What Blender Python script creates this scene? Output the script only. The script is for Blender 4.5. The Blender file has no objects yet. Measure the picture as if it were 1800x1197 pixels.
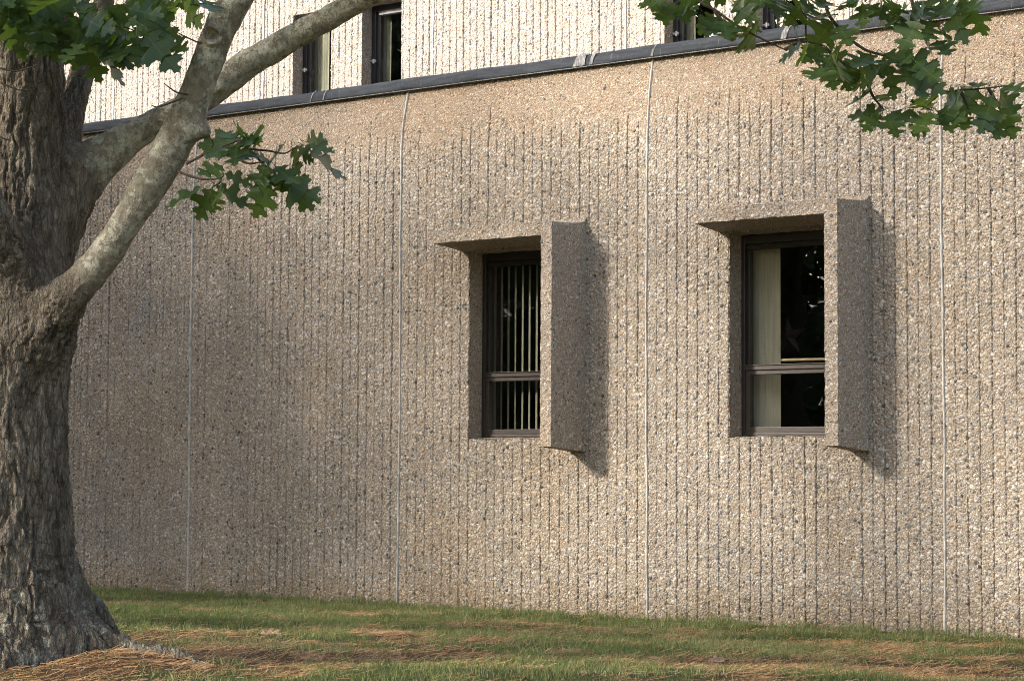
import bpy, bmesh, math, random
import numpy as np
from mathutils import Vector, Matrix
random.seed(7); rng = np.random.default_rng(11)
scene = bpy.context.scene
COL = scene.collection

# ------------------------------------------------------------------ camera frame (metres, z up, wall along x)
F = 3558.0; CX, CY = 900.0, 598.5; EYE = 0.8117
def _n(v): return v / np.linalg.norm(v)
_X = -_n(np.array([-5000., 201.5, F]))
_U = np.array([316., -55000., F]); _U = _n(_U - _X * _U.dot(_X))
_Y = np.cross(_U, _X)
R = np.stack([_X, _Y, _U])
CAMP = np.array([0., 0., EYE])
def at(px, py, d):
    """point seen in direction px,py (photo pixels) at depth d along the view axis"""
    return CAMP + R @ np.array([(px - CX) / F * d, (py - CY) / F * d, d])
OK_ = .80
def oat(px, py, d): return at(px, py, d * OK_)      # the oak stands nearer than the flat-lawn estimate
def proj(p):
    q = (np.atleast_2d(p) - CAMP) @ R
    return np.stack([q[:, 0] / q[:, 2] * F + CX, q[:, 1] / q[:, 2] * F + CY, q[:, 2]], 1)
def onplane(px, py, y):
    q = R @ np.array([px - CX, py - CY, F]); return CAMP + q * (y / q[1])

WY = 9.673          # face of the low wall
UY = 12.3           # face of the storey behind
PANEL = 1.772; PITCH = PANEL / 27
SUN_AZ, SUN_EL = math.radians(33), math.radians(26)
SUN = np.array([-math.sin(SUN_AZ) * math.cos(SUN_EL), -math.cos(SUN_AZ) * math.cos(SUN_EL), math.sin(SUN_EL)])

# ------------------------------------------------------------------ numpy noise
def _hash(i, j, k, s):
    i = i.astype(np.uint32); j = j.astype(np.uint32); k = k.astype(np.uint32)
    h = i * np.uint32(374761393) + j * np.uint32(668265263) + k * np.uint32(2147483647 - 65) + np.uint32((s * 974634777) & 0xffffffff)
    h = (h ^ (h >> np.uint32(13))) * np.uint32(1274126177)
    h = (h ^ (h >> np.uint32(16))) * np.uint32(2246822519)
    return ((h ^ (h >> np.uint32(15))) & np.uint32(0xffffff)).astype(np.float64) / 0xffffff
def vnoise(p, s=0):
    p = np.asarray(p, float); q = np.floor(p).astype(np.int64); f = p - q; f = f * f * (3 - 2 * f)
    r = 0
    for a in (0, 1):
        for b in (0, 1):
            for c in (0, 1):
                w = (f[:, 0] if a else 1 - f[:, 0]) * (f[:, 1] if b else 1 - f[:, 1]) * (f[:, 2] if c else 1 - f[:, 2])
                r = r + w * _hash(q[:, 0] + a, q[:, 1] + b, q[:, 2] + c, s)
    return r
def fbm(p, o=3, s=0):
    r = 0; a = .5; t = 0
    for k in range(o):
        r = r + a * vnoise(p * 2 ** k, s + k); t += a; a *= .5
    return r / t
def sstep(a, b, x):
    t = np.clip((x - a) / (b - a), 0, 1); return t * t * (3 - 2 * t)

# ------------------------------------------------------------------ object helpers
def tag(o, label=None, cat=None, group=None, kind=None):
    if label: o['label'] = label
    if cat: o['category'] = cat
    if group: o['group'] = group
    if kind: o['kind'] = kind
    return o
def empty(name, loc, label, cat, group=None):
    o = bpy.data.objects.new(name, None); COL.objects.link(o); o.location = loc; o.empty_display_size = .2
    return tag(o, label, cat, group)
def link(name, me, mat, parent=None):
    o = bpy.data.objects.new(name, me); COL.objects.link(o)
    if mat: me.materials.append(mat)
    if parent is not None:
        o.parent = parent
        o.matrix_parent_inverse = Matrix.Translation(wloc(parent)).inverted()
    return o
def wloc(o):
    v = Vector(o.location)
    return v if o.parent is None else v   # parts keep world-space vertices; parents' origins only matter for empties
def npmesh(name, V, quads=None, tris=None, smooth=False, attrs=None):
    me = bpy.data.meshes.new(name); V = np.asarray(V, np.float32)
    nq = 0 if quads is None else len(quads); nt = 0 if tris is None else len(tris)
    me.vertices.add(len(V)); me.vertices.foreach_set('co', V.ravel())
    L = []
    if nq: L.append(np.asarray(quads, np.int32).ravel())
    if nt: L.append(np.asarray(tris, np.int32).ravel())
    L = np.concatenate(L)
    me.loops.add(len(L)); me.loops.foreach_set('vertex_index', L)
    me.polygons.add(nq + nt)
    st = np.concatenate([np.arange(nq) * 4, nq * 4 + np.arange(nt) * 3]).astype(np.int32)
    me.polygons.foreach_set('loop_start', st)
    try: me.polygons.foreach_set('loop_total', np.concatenate([np.full(nq, 4), np.full(nt, 3)]).astype(np.int32))
    except Exception: pass
    me.polygons.foreach_set('use_smooth', np.full(nq + nt, smooth))
    me.update(calc_edges=True)
    if attrs:
        for k, a in attrs.items():
            at_ = me.attributes.new(k, 'FLOAT', 'POINT'); at_.data.foreach_set('value', np.asarray(a, np.float32))
    return me
class MB:
    """collects boxes, patches and tubes of ONE part"""
    def __init__(s): s.v = []; s.f = []
    def add(s, v, f):
        o = len(s.v); s.v += [tuple(map(float, p)) for p in v]; s.f += [tuple(i + o for i in q) for q in f]
    def box(s, x0, x1, y0, y1, z0, z1, bev=0.0):
        if bev <= 0:
            v = [(x, y, z) for x in (x0, x1) for y in (y0, y1) for z in (z0, z1)]
            s.add(v, [(0, 1, 3, 2), (4, 6, 7, 5), (0, 4, 5, 1), (2, 3, 7, 6), (0, 2, 6, 4), (1, 5, 7, 3)]); return
        bm = bmesh.new(); bmesh.ops.create_cube(bm, size=1)
        for q in bm.verts: q.co = Vector(((x0 + x1) / 2 + q.co.x * (x1 - x0), (y0 + y1) / 2 + q.co.y * (y1 - y0), (z0 + z1) / 2 + q.co.z * (z1 - z0)))
        bmesh.ops.bevel(bm, geom=bm.edges[:], offset=bev, segments=2, affect='EDGES', profile=.6)
        bm.verts.index_update(); s.add([q.co for q in bm.verts], [[q.index for q in f.verts] for f in bm.faces]); bm.free()
    def patch(s, a, b, c, d, n, m, jit=0.0):
        a, b, c, d = map(np.array, (a, b, c, d)); v = []
        for i in range(n + 1):
            for j in range(m + 1):
                u, w = i / n, j / m
                p = (a * (1 - u) + b * u) * (1 - w) + (d * (1 - u) + c * u) * w
                v.append(p)
        s.add(v, [(i * (m + 1) + j, (i + 1) * (m + 1) + j, (i + 1) * (m + 1) + j + 1, i * (m + 1) + j + 1) for i in range(n) for j in range(m)])
    def tube(s, pts, rad, n=8, cap=True):
        pts = [np.array(p, float) for p in pts]; k = len(pts)
        rad = [rad] * k if np.isscalar(rad) else rad
        prev = None; v = []
        for i, p in enumerate(pts):
            t = _n(pts[min(i + 1, k - 1)] - pts[max(i - 1, 0)])
            if prev is None: prev = np.array([0, 0, 1.]) if abs(t[2]) < .9 else np.array([1., 0, 0])
            a = _n(prev - t * prev.dot(t)); b = np.cross(t, a); prev = a
            for j in range(n):
                q = 2 * math.pi * j / n; v.append(p + rad[i] * (math.cos(q) * a + math.sin(q) * b))
        f = [(i * n + j, i * n + (j + 1) % n, (i + 1) * n + (j + 1) % n, (i + 1) * n + j) for i in range(k - 1) for j in range(n)]
        if cap: f += [tuple(range(n))[::-1], tuple(range((k - 1) * n, k * n))]
        s.add(v, f)
    def build(s, name, mat, parent=None, smooth=False, weld=0.0, jitter=0.0):
        me = bpy.data.meshes.new(name); me.from_pydata(s.v, [], s.f)
        bm = bmesh.new(); bm.from_mesh(me)
        if weld: bmesh.ops.remove_doubles(bm, verts=bm.verts[:], dist=weld)
        bmesh.ops.recalc_face_normals(bm, faces=bm.faces[:])
        if jitter:
            for q in bm.verts:
                q.co += Vector((random.uniform(-1, 1), random.uniform(-1, 1), random.uniform(-1, 1))) * jitter
        bm.to_mesh(me); bm.free()
        if smooth:
            for p in me.polygons: p.use_smooth = True
        return link(name, me, mat, parent)

# ------------------------------------------------------------------ node helper
class NT:
    def __init__(s, name):
        s.m = bpy.data.materials.new(name); s.m.use_nodes = True; s.t = s.m.node_tree; s.t.nodes.clear()
        s.out = s.n('ShaderNodeOutputMaterial')
    def n(s, t, **kw):
        q = s.t.nodes.new(t)
        for k, v in kw.items(): setattr(q, k, v)
        return q
    def L(s, a, b): s.t.links.new(a, b)
    def _in(s, sock, v):
        if hasattr(v, 'is_output'): s.L(v, sock)
        elif v is not None: sock.default_value = v
    def math(s, op, a, b=None, c=None, clamp=False):
        q = s.n('ShaderNodeMath', operation=op, use_clamp=clamp)
        for i, v in enumerate((a, b, c)):
            if v is not None: s._in(q.inputs[i], v)
        return q.outputs[0]
    def mix(s, f, a, b, blend='MIX'):
        q = s.n('ShaderNodeMix', data_type='RGBA', blend_type=blend)
        s._in(q.inputs[0], f); s._in(q.inputs[6], a if not isinstance(a, tuple) else (*a, 1)); s._in(q.inputs[7], b if not isinstance(b, tuple) else (*b, 1))
        return q.outputs[2]
    def ramp(s, f, stops, interp='LINEAR'):
        q = s.n('ShaderNodeValToRGB'); q.color_ramp.interpolation = interp
        e = q.color_ramp.elements
        while len(e) > 1: e.remove(e[-1])
        for i, (p, c) in enumerate(stops):
            x = e[0] if i == 0 else e.new(p)
            x.position = p; x.color = (*c, 1) if len(c) == 3 else c
        s._in(q.inputs[0], f); return q.outputs[0]
    def mapr(s, v, a, b, c=0., d=1., smooth=True):
        q = s.n('ShaderNodeMapRange', interpolation_type='SMOOTHSTEP' if smooth else 'LINEAR')
        s._in(q.inputs[0], v); q.inputs[1].default_value = a; q.inputs[2].default_value = b; q.inputs[3].default_value = c; q.inputs[4].default_value = d
        return q.outputs[0]
    def coord(s, scale=(1, 1, 1), off=(0, 0, 0)):
        c = s.n('ShaderNodeTexCoord'); q = s.n('ShaderNodeMapping'); q.inputs['Scale'].default_value = scale; q.inputs['Location'].default_value = off
        s.L(c.outputs['Object'], q.inputs[0]); return q.outputs[0]
    def noise(s, vec, scale, detail=3, rough=.55, out=0):
        q = s.n('ShaderNodeTexNoise'); s._in(q.inputs['Vector'], vec); q.inputs['Scale'].default_value = scale; q.inputs['Detail'].default_value = detail; q.inputs['Roughness'].default_value = rough
        return q.outputs[out]
    def voro(s, vec, scale, feature='F1', rnd=1.0):
        q = s.n('ShaderNodeTexVoronoi', feature=feature); s._in(q.inputs['Vector'], vec); q.inputs['Scale'].default_value = scale; q.inputs['Randomness'].default_value = rnd
        return q
    def attr(s, name):
        q = s.n('ShaderNodeAttribute', attribute_name=name); return q.outputs['Fac']
    def sep(s, c):
        q = s.n('ShaderNodeSeparateColor'); s.L(c, q.inputs[0]); return q.outputs
    def bump(s, h, strength=1.0, dist=1.0, normal=None):
        q = s.n('ShaderNodeBump'); s.L(h, q.inputs['Height']); q.inputs['Strength'].default_value = strength; q.inputs['Distance'].default_value = dist
        if normal is not None: s.L(normal, q.inputs['Normal'])
        return q.outputs[0]
    def bsdf(s, color, rough=.8, spec=.3, normal=None, metal=0.):
        q = s.n('ShaderNodeBsdfPrincipled'); s._in(q.inputs['Base Color'], color if not isinstance(color, tuple) else (*color, 1))
        s._in(q.inputs['Roughness'], rough); q.inputs['Specular IOR Level'].default_value = spec; q.inputs['Metallic'].default_value = metal
        if normal is not None: s.L(normal, q.inputs['Normal'])
        return q.outputs[0]
    def done(s, sh): s.L(sh, s.out.inputs[0]); return s.m
def sr(r, g, b):
    f = lambda c: ((c / 255 + .055) / 1.055) ** 2.4 if c > 10 else c / 255 / 12.92
    return (f(r), f(g), f(b))

# ------------------------------------------------------------------ materials
ALB = dict(
    pale=(.50, .46, .395), cream=(.40, .352, .278), tan=(.295, .243, .174), gold=(.29, .205, .115), rust=(.19, .105, .052),
    grey=(.265, .258, .240), dgrey=(.115, .114, .110), blue=(.070, .077, .082), dark=(.036, .036, .035), pink=(.375, .305, .240))
def aggregate(name, mortar=(.240, .182, .122), fine=0.0, band=False, pale=1.0, disp=True, amp=1.0):
    A = ALB; t = NT(name); v = t.coord()
    warp = t.n('ShaderNodeVectorMath', operation='MULTIPLY_ADD')
    t.L(t.noise(v, 60, 1, .5, 1), warp.inputs[0]); warp.inputs[1].default_value = (.009,) * 3; t.L(v, warp.inputs[2]); w = warp.outputs[0]
    # how much coarse stone: less in the smooth band under the roof edge
    if band:
        z = t.n('ShaderNodeSeparateXYZ'); t.L(v, z.inputs[0])
        zz = t.math('ADD', z.outputs[2], t.math('MULTIPLY', t.math('SUBTRACT', t.noise(v, 5, 3), .5), .22))
        coarse = t.mapr(zz, 2.80, 2.93, 1.0, .12)
    else: coarse = 1.0 - fine
    def layer(scale, rlo, rhi, keep):
        q = t.voro(w, scale); c = t.sep(q.outputs['Color'])
        r = t.mapr(c[0], 0, 1, rlo, rhi, False)
        dn = t.math('DIVIDE', q.outputs['Distance'], r)
        h = t.math('SQRT', t.math('SUBTRACT', 1.0, t.math('MULTIPLY', dn, dn), clamp=True))
        on = t.math('LESS_THAN', c[1], keep)
        m = t.math('MULTIPLY', t.mapr(dn, .90, 1.0, 1, 0), on)
        return c, t.math('MULTIPLY', h, on), m
    # three sizes of pebble
    cL, hL, mL = layer(48, .30, .60, t.math('MULTIPLY', coarse, .66) if band else coarse * .66)
    cM, hM, mM = layer(82, .38, .70, t.math('MULTIPLY_ADD', coarse, .35, .55) if band else .55 + .35 * coarse)
    cS, hS, mS = layer(150, .45, .75, .92)
    rampL = [(0, A['pale']), (.10, A['grey']), (.24, A['cream']), (.38, A['tan']), (.52, A['dgrey']), (.57, A['pink']), (.70, A['blue']), (.735, A['gold']), (.79, A['cream']), (.90, A['grey']), (.98, A['dark'])]
    rampM = [(0, A['cream']), (.16, A['pale']), (.28, A['tan']), (.44, A['grey']), (.56, A['gold']), (.62, A['pink']), (.76, A['dgrey']), (.81, A['tan']), (.94, A['blue']), (.965, A['rust'])]
    rampS = [(0, A['tan']), (.2, A['cream']), (.38, A['pale']), (.5, A['tan']), (.66, A['grey']), (.78, A['gold']), (.86, A['cream']), (.94, A['dgrey'])]
    grain = t.noise(v, 420, 2, .6)
    mc = t.mix(t.mapr(grain, .35, .65), tuple(c * .78 for c in mortar), tuple(c * 1.18 for c in mortar))
    col = t.mix(mS, mc, t.ramp(cS[2], rampS, 'CONSTANT'))
    col = t.mix(mM, col, t.ramp(cM[2], rampM, 'CONSTANT'))
    col = t.mix(mL, col, t.ramp(cL[2], rampL, 'CONSTANT'))
    # slight veining inside the stones, long-term weathering in soft clouds
    col = t.mix(t.mapr(t.noise(v, 190, 3, .7), .3, .7, .0, .30), col, (.34, .28, .22))
    st = t.noise(v, 1.1, 4, .6)
    col = t.mix(t.mapr(st, .48, .72, 0, .55), col, (1.0, .91, .79), 'MULTIPLY')
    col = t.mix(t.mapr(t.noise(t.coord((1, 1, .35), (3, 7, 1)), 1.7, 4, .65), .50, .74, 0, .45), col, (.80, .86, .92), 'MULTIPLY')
    if band:
        wm = t.mapr(zz, 2.62, 2.95, 0, .55)
        col = t.mix(wm, col, (1.0, .85, .67), 'MULTIPLY')
    sx_ = t.n('ShaderNodeSeparateXYZ'); t.L(v, sx_.inputs[0])
    pid = t.math('FLOOR', t.math('DIVIDE', t.math('ADD', sx_.outputs[0], 7.7405), 1.772))
    wn = t.n('ShaderNodeTexWhiteNoise', noise_dimensions='1D'); t.L(pid, wn.inputs['W'])
    col = t.mix(1.0, col, t.ramp(wn.outputs[0], [(0, (.90, .90, .91)), (.5, (1.0, .98, .95)), (1, (1.04, 1.02, 1.0))]), 'MULTIPLY')
    stk = t.noise(t.coord((7, 7, .28), (1, 3, 2)), 1.6, 5, .7)
    col = t.mix(t.mapr(stk, .54, .78, 0, .45), col, (.70, .66, .60), 'MULTIPLY')
    if band:
        bs_ = t.math('SUBTRACT', sx_.outputs[2], t.math('MULTIPLY', t.noise(v, 4, 4, .65), .30))
        col = t.mix(t.mapr(bs_, .12, -.16, 0, .75), col, (.74, .66, .52), 'MULTIPLY')
    hs = t.n('ShaderNodeHueSaturation'); hs.inputs['Saturation'].default_value = .88; t.L(col, hs.inputs['Color']); col = hs.outputs[0]
    if pale != 1.0: col = t.mix(1.0, col, (pale, pale * 1.015, pale * 1.06), 'MULTIPLY')
    h = t.math('MAXIMUM', t.math('MULTIPLY', hL, .0078 * amp), t.math('MAXIMUM', t.math('MULTIPLY', hM, .0056 * amp), t.math('MULTIPLY', hS, .0030 * amp)))
    h = t.math('ADD', h, t.math('MULTIPLY', t.noise(v, 260, 3, .7), .0022 * amp))
    sh = None
    if disp:
        d = t.n('ShaderNodeDisplacement'); t.L(h, d.inputs['Height']); d.inputs['Midlevel'].default_value = .003; d.inputs['Scale'].default_value = 1.0
        t.L(d.outputs[0], t.out.inputs['Displacement']); t.m.displacement_method = 'BOTH'
        sh = t.bsdf(col, .82, .25)
    else:
        sh = t.bsdf(col, .82, .25, t.bump(h, 1.0, 1.0))
    return t.done(sh)
M = {}
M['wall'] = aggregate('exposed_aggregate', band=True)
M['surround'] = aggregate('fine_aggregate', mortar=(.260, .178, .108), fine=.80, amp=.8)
M['upper'] = aggregate('sunlit_aggregate', mortar=(.37, .315, .26), pale=.92)  # same concrete as the low wall, mortar painted paler to look sunlit
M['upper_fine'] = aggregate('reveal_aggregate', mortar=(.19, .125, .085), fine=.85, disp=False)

def simple(name, color, rough=.7, spec=.3, metal=0., var=.15, scale=8, bumpd=0., bscale=60, stretch=(1, 1, 1)):
    t = NT(name); v = t.coord(stretch); f = t.noise(v, scale, 4, .6)
    c = t.mix(t.mapr(f, .3, .7), tuple(k * (1 - var) for k in color), tuple(min(1, k * (1 + var)) for k in color))
    nrm = t.bump(t.noise(v, bscale, 3, .6), 1.0, bumpd) if bumpd else None
    return t.done(t.bsdf(c, rough, spec, nrm, metal))
M['bronze'] = simple('bronze_frame', (.020, .016, .013), .42, .5, var=.2, scale=14)
M['bronze_brown'] = simple('brown_bronze', (.036, .026, .019), .5, .5, var=.3, scale=20, stretch=(1, 1, 6))  # browner, slightly lighter bronze for rails and sash
M['black_frame'] = simple('black_frame', (.012, .012, .013), .45, .5)
M['alu'] = simple('bare_aluminium', (.55, .55, .56), .35, .5, metal=.8)
M['zinc'] = simple('dull_zinc', (.16, .16, .165), .6, .4)
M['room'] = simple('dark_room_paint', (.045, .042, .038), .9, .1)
M['blind'] = simple('blind_fabric', (.34, .31, .25), .85, .2, var=.08, scale=30, stretch=(20, 20, 1))
M['curtain'] = simple('curtain_fabric', (.64, .555, .465), .9, .15, var=.12, scale=5, stretch=(16, 16, .6))
M['grey_curtain'] = simple('grey_curtain', (.20, .185, .155), .9, .1, var=.3, scale=5, stretch=(16, 16, .6))
M['star'] = simple('rusty_tin', (.020, .010, .008), .6, .4, var=.4, scale=30)
M['wood'] = simple('pale_wood', (.30, .22, .13), .5, .4, var=.15, scale=12, stretch=(.3, 6, 6))
M['roof'] = simple('roof_gravel', (.16, .155, .15), .95, .1, bumpd=.01)
M['mastic'] = simple('old_mastic', (.20, .195, .185), .85, .2, var=.6, scale=55, stretch=(3, 1, .6))
M['pebble_white'] = simple('white_scrap', (.7, .7, .68), .6)
def mk_sealant():
    t = NT('cream_sealant'); v = t.coord()
    c = t.mix(t.mapr(t.noise(v, 18, 4, .7), .38, .68), (.36, .335, .295), (.56, .525, .465))
    c = t.mix(t.mapr(t.noise(t.coord((1, 1, .3)), 60, 3, .7), .56, .72, 0, .6), c, (.17, .15, .12))
    return t.done(t.bsdf(c, .75, .25, t.bump(t.noise(v, 90, 2), 1, .003)))
M['sealant'] = mk_sealant()
def mk_coping():
    t = NT('weathered_coping'); v = t.coord()
    f = t.noise(t.coord((1.2, 4, 9)), 5, 5, .65)
    c = t.mix(t.mapr(f, .3, .72), (.024, .027, .031), (.058, .064, .071))
    s = t.noise(t.coord((26, 6, 3)), 3.2, 4, .7)
    c = t.mix(t.mapr(s, .62, .70, 0, .55), c, (.16, .165, .165))
    c = t.mix(t.mapr(t.noise(v, 60, 3, .8), .60, .8, 0, .5), c, (.11, .11, .108))
    return t.done(t.bsdf(c, t.mapr(f, .3, .7, .72, .88), .2, t.bump(t.noise(v, 40, 4, .6), 1, .004)))
M['coping'] = mk_coping()
def mk_glass():
    t = NT('window_glass')
    fr = t.n('ShaderNodeFresnel'); fr.inputs[0].default_value = 1.52
    tr = t.n('ShaderNodeBsdfTransparent'); tr.inputs[0].default_value = (.90, .92, .89, 1)
    gl = t.n('ShaderNodeBsdfGlossy'); gl.inputs['Roughness'].default_value = .0; gl.inputs[0].default_value = (1, 1, 1, 1)
    nz = t.bump(t.noise(t.coord(), 3.0, 2), 1.0, .0012); t.L(nz, gl.inputs['Normal'])
    mx = t.n('ShaderNodeMixShader'); gm = t.n('ShaderNodeNewGeometry'); t.L(t.math('MULTIPLY', t.math('MULTIPLY', fr.outputs[0], 1.6, clamp=True), t.math('SUBTRACT', 1.0, gm.outputs['Backfacing'])), mx.inputs[0]); t.L(tr.outputs[0], mx.inputs[1]); t.L(gl.outputs[0], mx.inputs[2])
    return t.done(mx.outputs[0])
M['glass'] = mk_glass()

def mk_bark():
    t = NT('oak_bark'); v = t.coord()
    sm = t.attr('smoothness'); rid = t.attr('ridge')
    n1 = t.noise(t.coord((1, 1, .35)), 14, 5, .65); n2 = t.noise(v, 45, 4, .7)
    rough_c = t.mix(t.mapr(n1, .3, .7), (.092, .073, .052), (.255, .212, .158))
    rough_c = t.mix(t.mapr(rid, .45, .95, 0, .45), rough_c, (.26, .222, .170))
    smooth_c = t.mix(t.mapr(n2, .32, .68), (.130, .111, .080), (.245, .216, .163))
    smooth_c = t.mix(t.mapr(t.noise(v, 9, 3, .6), .5, .75, 0, .5), smooth_c, (.14, .138, .10))
    c = t.mix(t.mapr(sm, .25, .75), rough_c, smooth_c)
    # green-grey lichen in crisp-edged patches
    lw = t.n('ShaderNodeVectorMath', operation='MULTIPLY_ADD'); t.L(t.noise(v, 22, 3, .6, 1), lw.inputs[0]); lw.inputs[1].default_value = (.05,) * 3; t.L(v, lw.inputs[2])
    lic = t.attr('lichen')
    lf = t.math('ADD', t.noise(lw.outputs[0], 16, 5, .74), t.math('MULTIPLY', t.math('SUBTRACT', lic, .5), .5))
    lm = t.mapr(lf, .625, .675)
    lm = t.math('MULTIPLY', lm, t.mapr(t.noise(v, 110, 3, .7), .30, .46))
    lc = t.mix(t.mapr(n2, .3, .7), (.245, .240, .180), (.41, .40, .315))
    c = t.mix(t.math('MULTIPLY', lm, .88), c, lc)
    c = t.mix(t.mapr(t.noise(t.coord((1, 1, 1), (4, 2, 9)), 6, 4, .7), .58, .76, 0, .55), c, (.085, .098, .058))
    rv = t.noise(t.coord((1, 1, .13)), 84, 4, .6)
    rg = t.math('ABSOLUTE', t.math('MULTIPLY_ADD', rv, 2.0, -1.0))
    rg = t.mapr(rg, .0, .16)
    fl = t.mapr(t.math('ABSOLUTE', t.math('MULTIPLY_ADD', t.noise(t.coord((1, 1, .55), (2, 5, 3)), 55, 3, .6), 2.0, -1.0)), .0, .14)
    rg = t.math('MULTIPLY', t.math('MULTIPLY_ADD', rg, .0085, t.math('MULTIPLY', fl, .0035)), t.mapr(sm, .15, .75, 1.0, .10))
    pw = t.n('ShaderNodeVectorMath', operation='MULTIPLY_ADD'); t.L(t.noise(t.coord((1, 1, .5)), 16, 3, .6, 1), pw.inputs[0]); pw.inputs[1].default_value = (.05, .05, .03); t.L(t.coord((1, 1, .20)), pw.inputs[2])
    ve = t.voro(pw.outputs[0], 42, 'DISTANCE_TO_EDGE'); pl = t.mapr(ve.outputs['Distance'], .0, .16)
    rg = t.math('ADD', rg, t.math('MULTIPLY', pl, t.mapr(sm, .15, .75, .0100, .0004)))
    c = t.mix(t.math('MULTIPLY', t.mapr(pl, .45, .0, 0, .55), t.mapr(sm, .6, .1, 0, 1)), c, (.060, .048, .037))
    hb = t.math('MULTIPLY_ADD', t.noise(t.coord((1, 1, .3)), 60, 5, .7), .008, t.math('MULTIPLY', t.noise(v, 150, 4, .7), .004))
    hb = t.math('MULTIPLY', hb, t.mapr(sm, .1, .9, 1.0, .55))
    hb = t.math('ADD', rg, t.math('MULTIPLY_ADD', lm, .0022, hb))
    return t.done(t.bsdf(c, .88, .2, t.bump(hb, 1.0, 1.0)))
M['bark'] = mk_bark()
M['twig'] = simple('twig_bark', (.062, .048, .036), .8, .25, var=.3, scale=40)

def mk_leaf(name, dark, lite, trans, gloss=.34, tw=.48):
    t = NT(name); r = t.attr('leaf_random'); mid = t.attr('midrib')
    c = t.mix(r, dark, lite)
    c = t.mix(t.mapr(t.noise(t.coord(), 30, 3, .6), .4, .75, 0, .35), c, tuple(k * 1.5 for k in lite))
    c = t.mix(t.mapr(mid, .93, .985, 0, .6), c, (.13, .17, .06))
    d = t.bsdf(c, gloss, .5)
    tl = t.n('ShaderNodeBsdfTranslucent'); t.L(t.mix(r, tuple(k * .75 for k in trans), trans), tl.inputs[0])
    mx = t.n('ShaderNodeMixShader'); mx.inputs[0].default_value = tw; t.L(d, mx.inputs[1]); t.L(tl.outputs[0], mx.inputs[2])
    return t.done(mx.outputs[0])
M['leaf'] = mk_leaf('oak_leaf', (.027, .056, .024), (.064, .106, .026), (.150, .235, .030))
M['far_leaf'] = mk_leaf('tree_leaf', (.018, .032, .015), (.036, .058, .022), (.04, .07, .016), .6, .16)

def mk_ground():
    t = NT('lawn_soil'); v = t.coord()
    ng = t.attr('green')
    soil = t.mix(t.mapr(t.noise(v, 26, 5, .7), .3, .7), (.058, .038, .022), (.135, .088, .050))
    lit = t.noise(t.coord((1, 3.2, 1)), 34, 5, .75); lit2 = t.noise(t.coord((3.0, 1, 1), (5, 1, 0)), 38, 5, .75)
    lf = t.math('MAXIMUM', lit, lit2)
    nd = t.mix(t.mapr(t.noise(v, 70, 3, .6), .3, .7), (.17, .088, .034), (.30, .175, .080))
    c = t.mix(t.mapr(lf, .50, .66), soil, nd)
    g = t.mix(t.mapr(t.noise(v, 90, 4, .7), .3, .7), (.040, .058, .018), (.100, .130, .042))
    gm = t.mapr(t.math('ADD', ng, t.math('MULTIPLY', t.math('SUBTRACT', t.noise(v, 11, 4, .7), .5), .9)), .40, .75, 0, .8)
    c = t.mix(gm, c, g)
    h = t.math('MULTIPLY_ADD', t.noise(v, 45, 5, .7), .03, t.math('MULTIPLY', lf, .02))
    return t.done(t.bsdf(c, .95, .1, t.bump(h, 1.0, 1.0)))
M['ground'] = mk_ground()
def mk_grass(name, a, b, dry):
    t = NT(name); r = t.attr('blade_random')
    c = t.ramp(r, [(0, a), (.62, b), (.80, tuple((x + y) / 2 for x, y in zip(b, dry))), (1, dry)])
    d = t.bsdf(c, .55, .3); tl = t.n('ShaderNodeBsdfTranslucent'); t.L(t.mix(.5, c, (.12, .2, .03)), tl.inputs[0])
    mx = t.n('ShaderNodeMixShader'); mx.inputs[0].default_value = .3; t.L(d, mx.inputs[1]); t.L(tl.outputs[0], mx.inputs[2])
    return t.done(mx.outputs[0])
M['grass'] = mk_grass('grass_blade', (.075, .100, .026), (.185, .212, .070), (.38, .32, .165))
def mk_needle():
    t = NT('pine_needle'); r = t.attr('blade_random')
    return t.done(t.bsdf(t.ramp(r, [(0, (.12, .058, .024)), (.5, (.30, .160, .060)), (1, (.45, .29, .14))]), .7, .25))
M['needle'] = mk_needle()

# ================================================================== LOW BUILDING WING
wing = empty('building_wing', (-7.0, WY, 0), 'low wing of ribbed pebbly concrete with two hooded windows, behind the oak', 'building')
OPEN = [(-7.212, -6.489), (-7.212 + 1.774, -6.489 + 1.774)]
OZ0, OZ1 = 1.005, 2.120
JX0 = -7.7405                      # a panel joint; the others follow every PANEL

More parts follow.
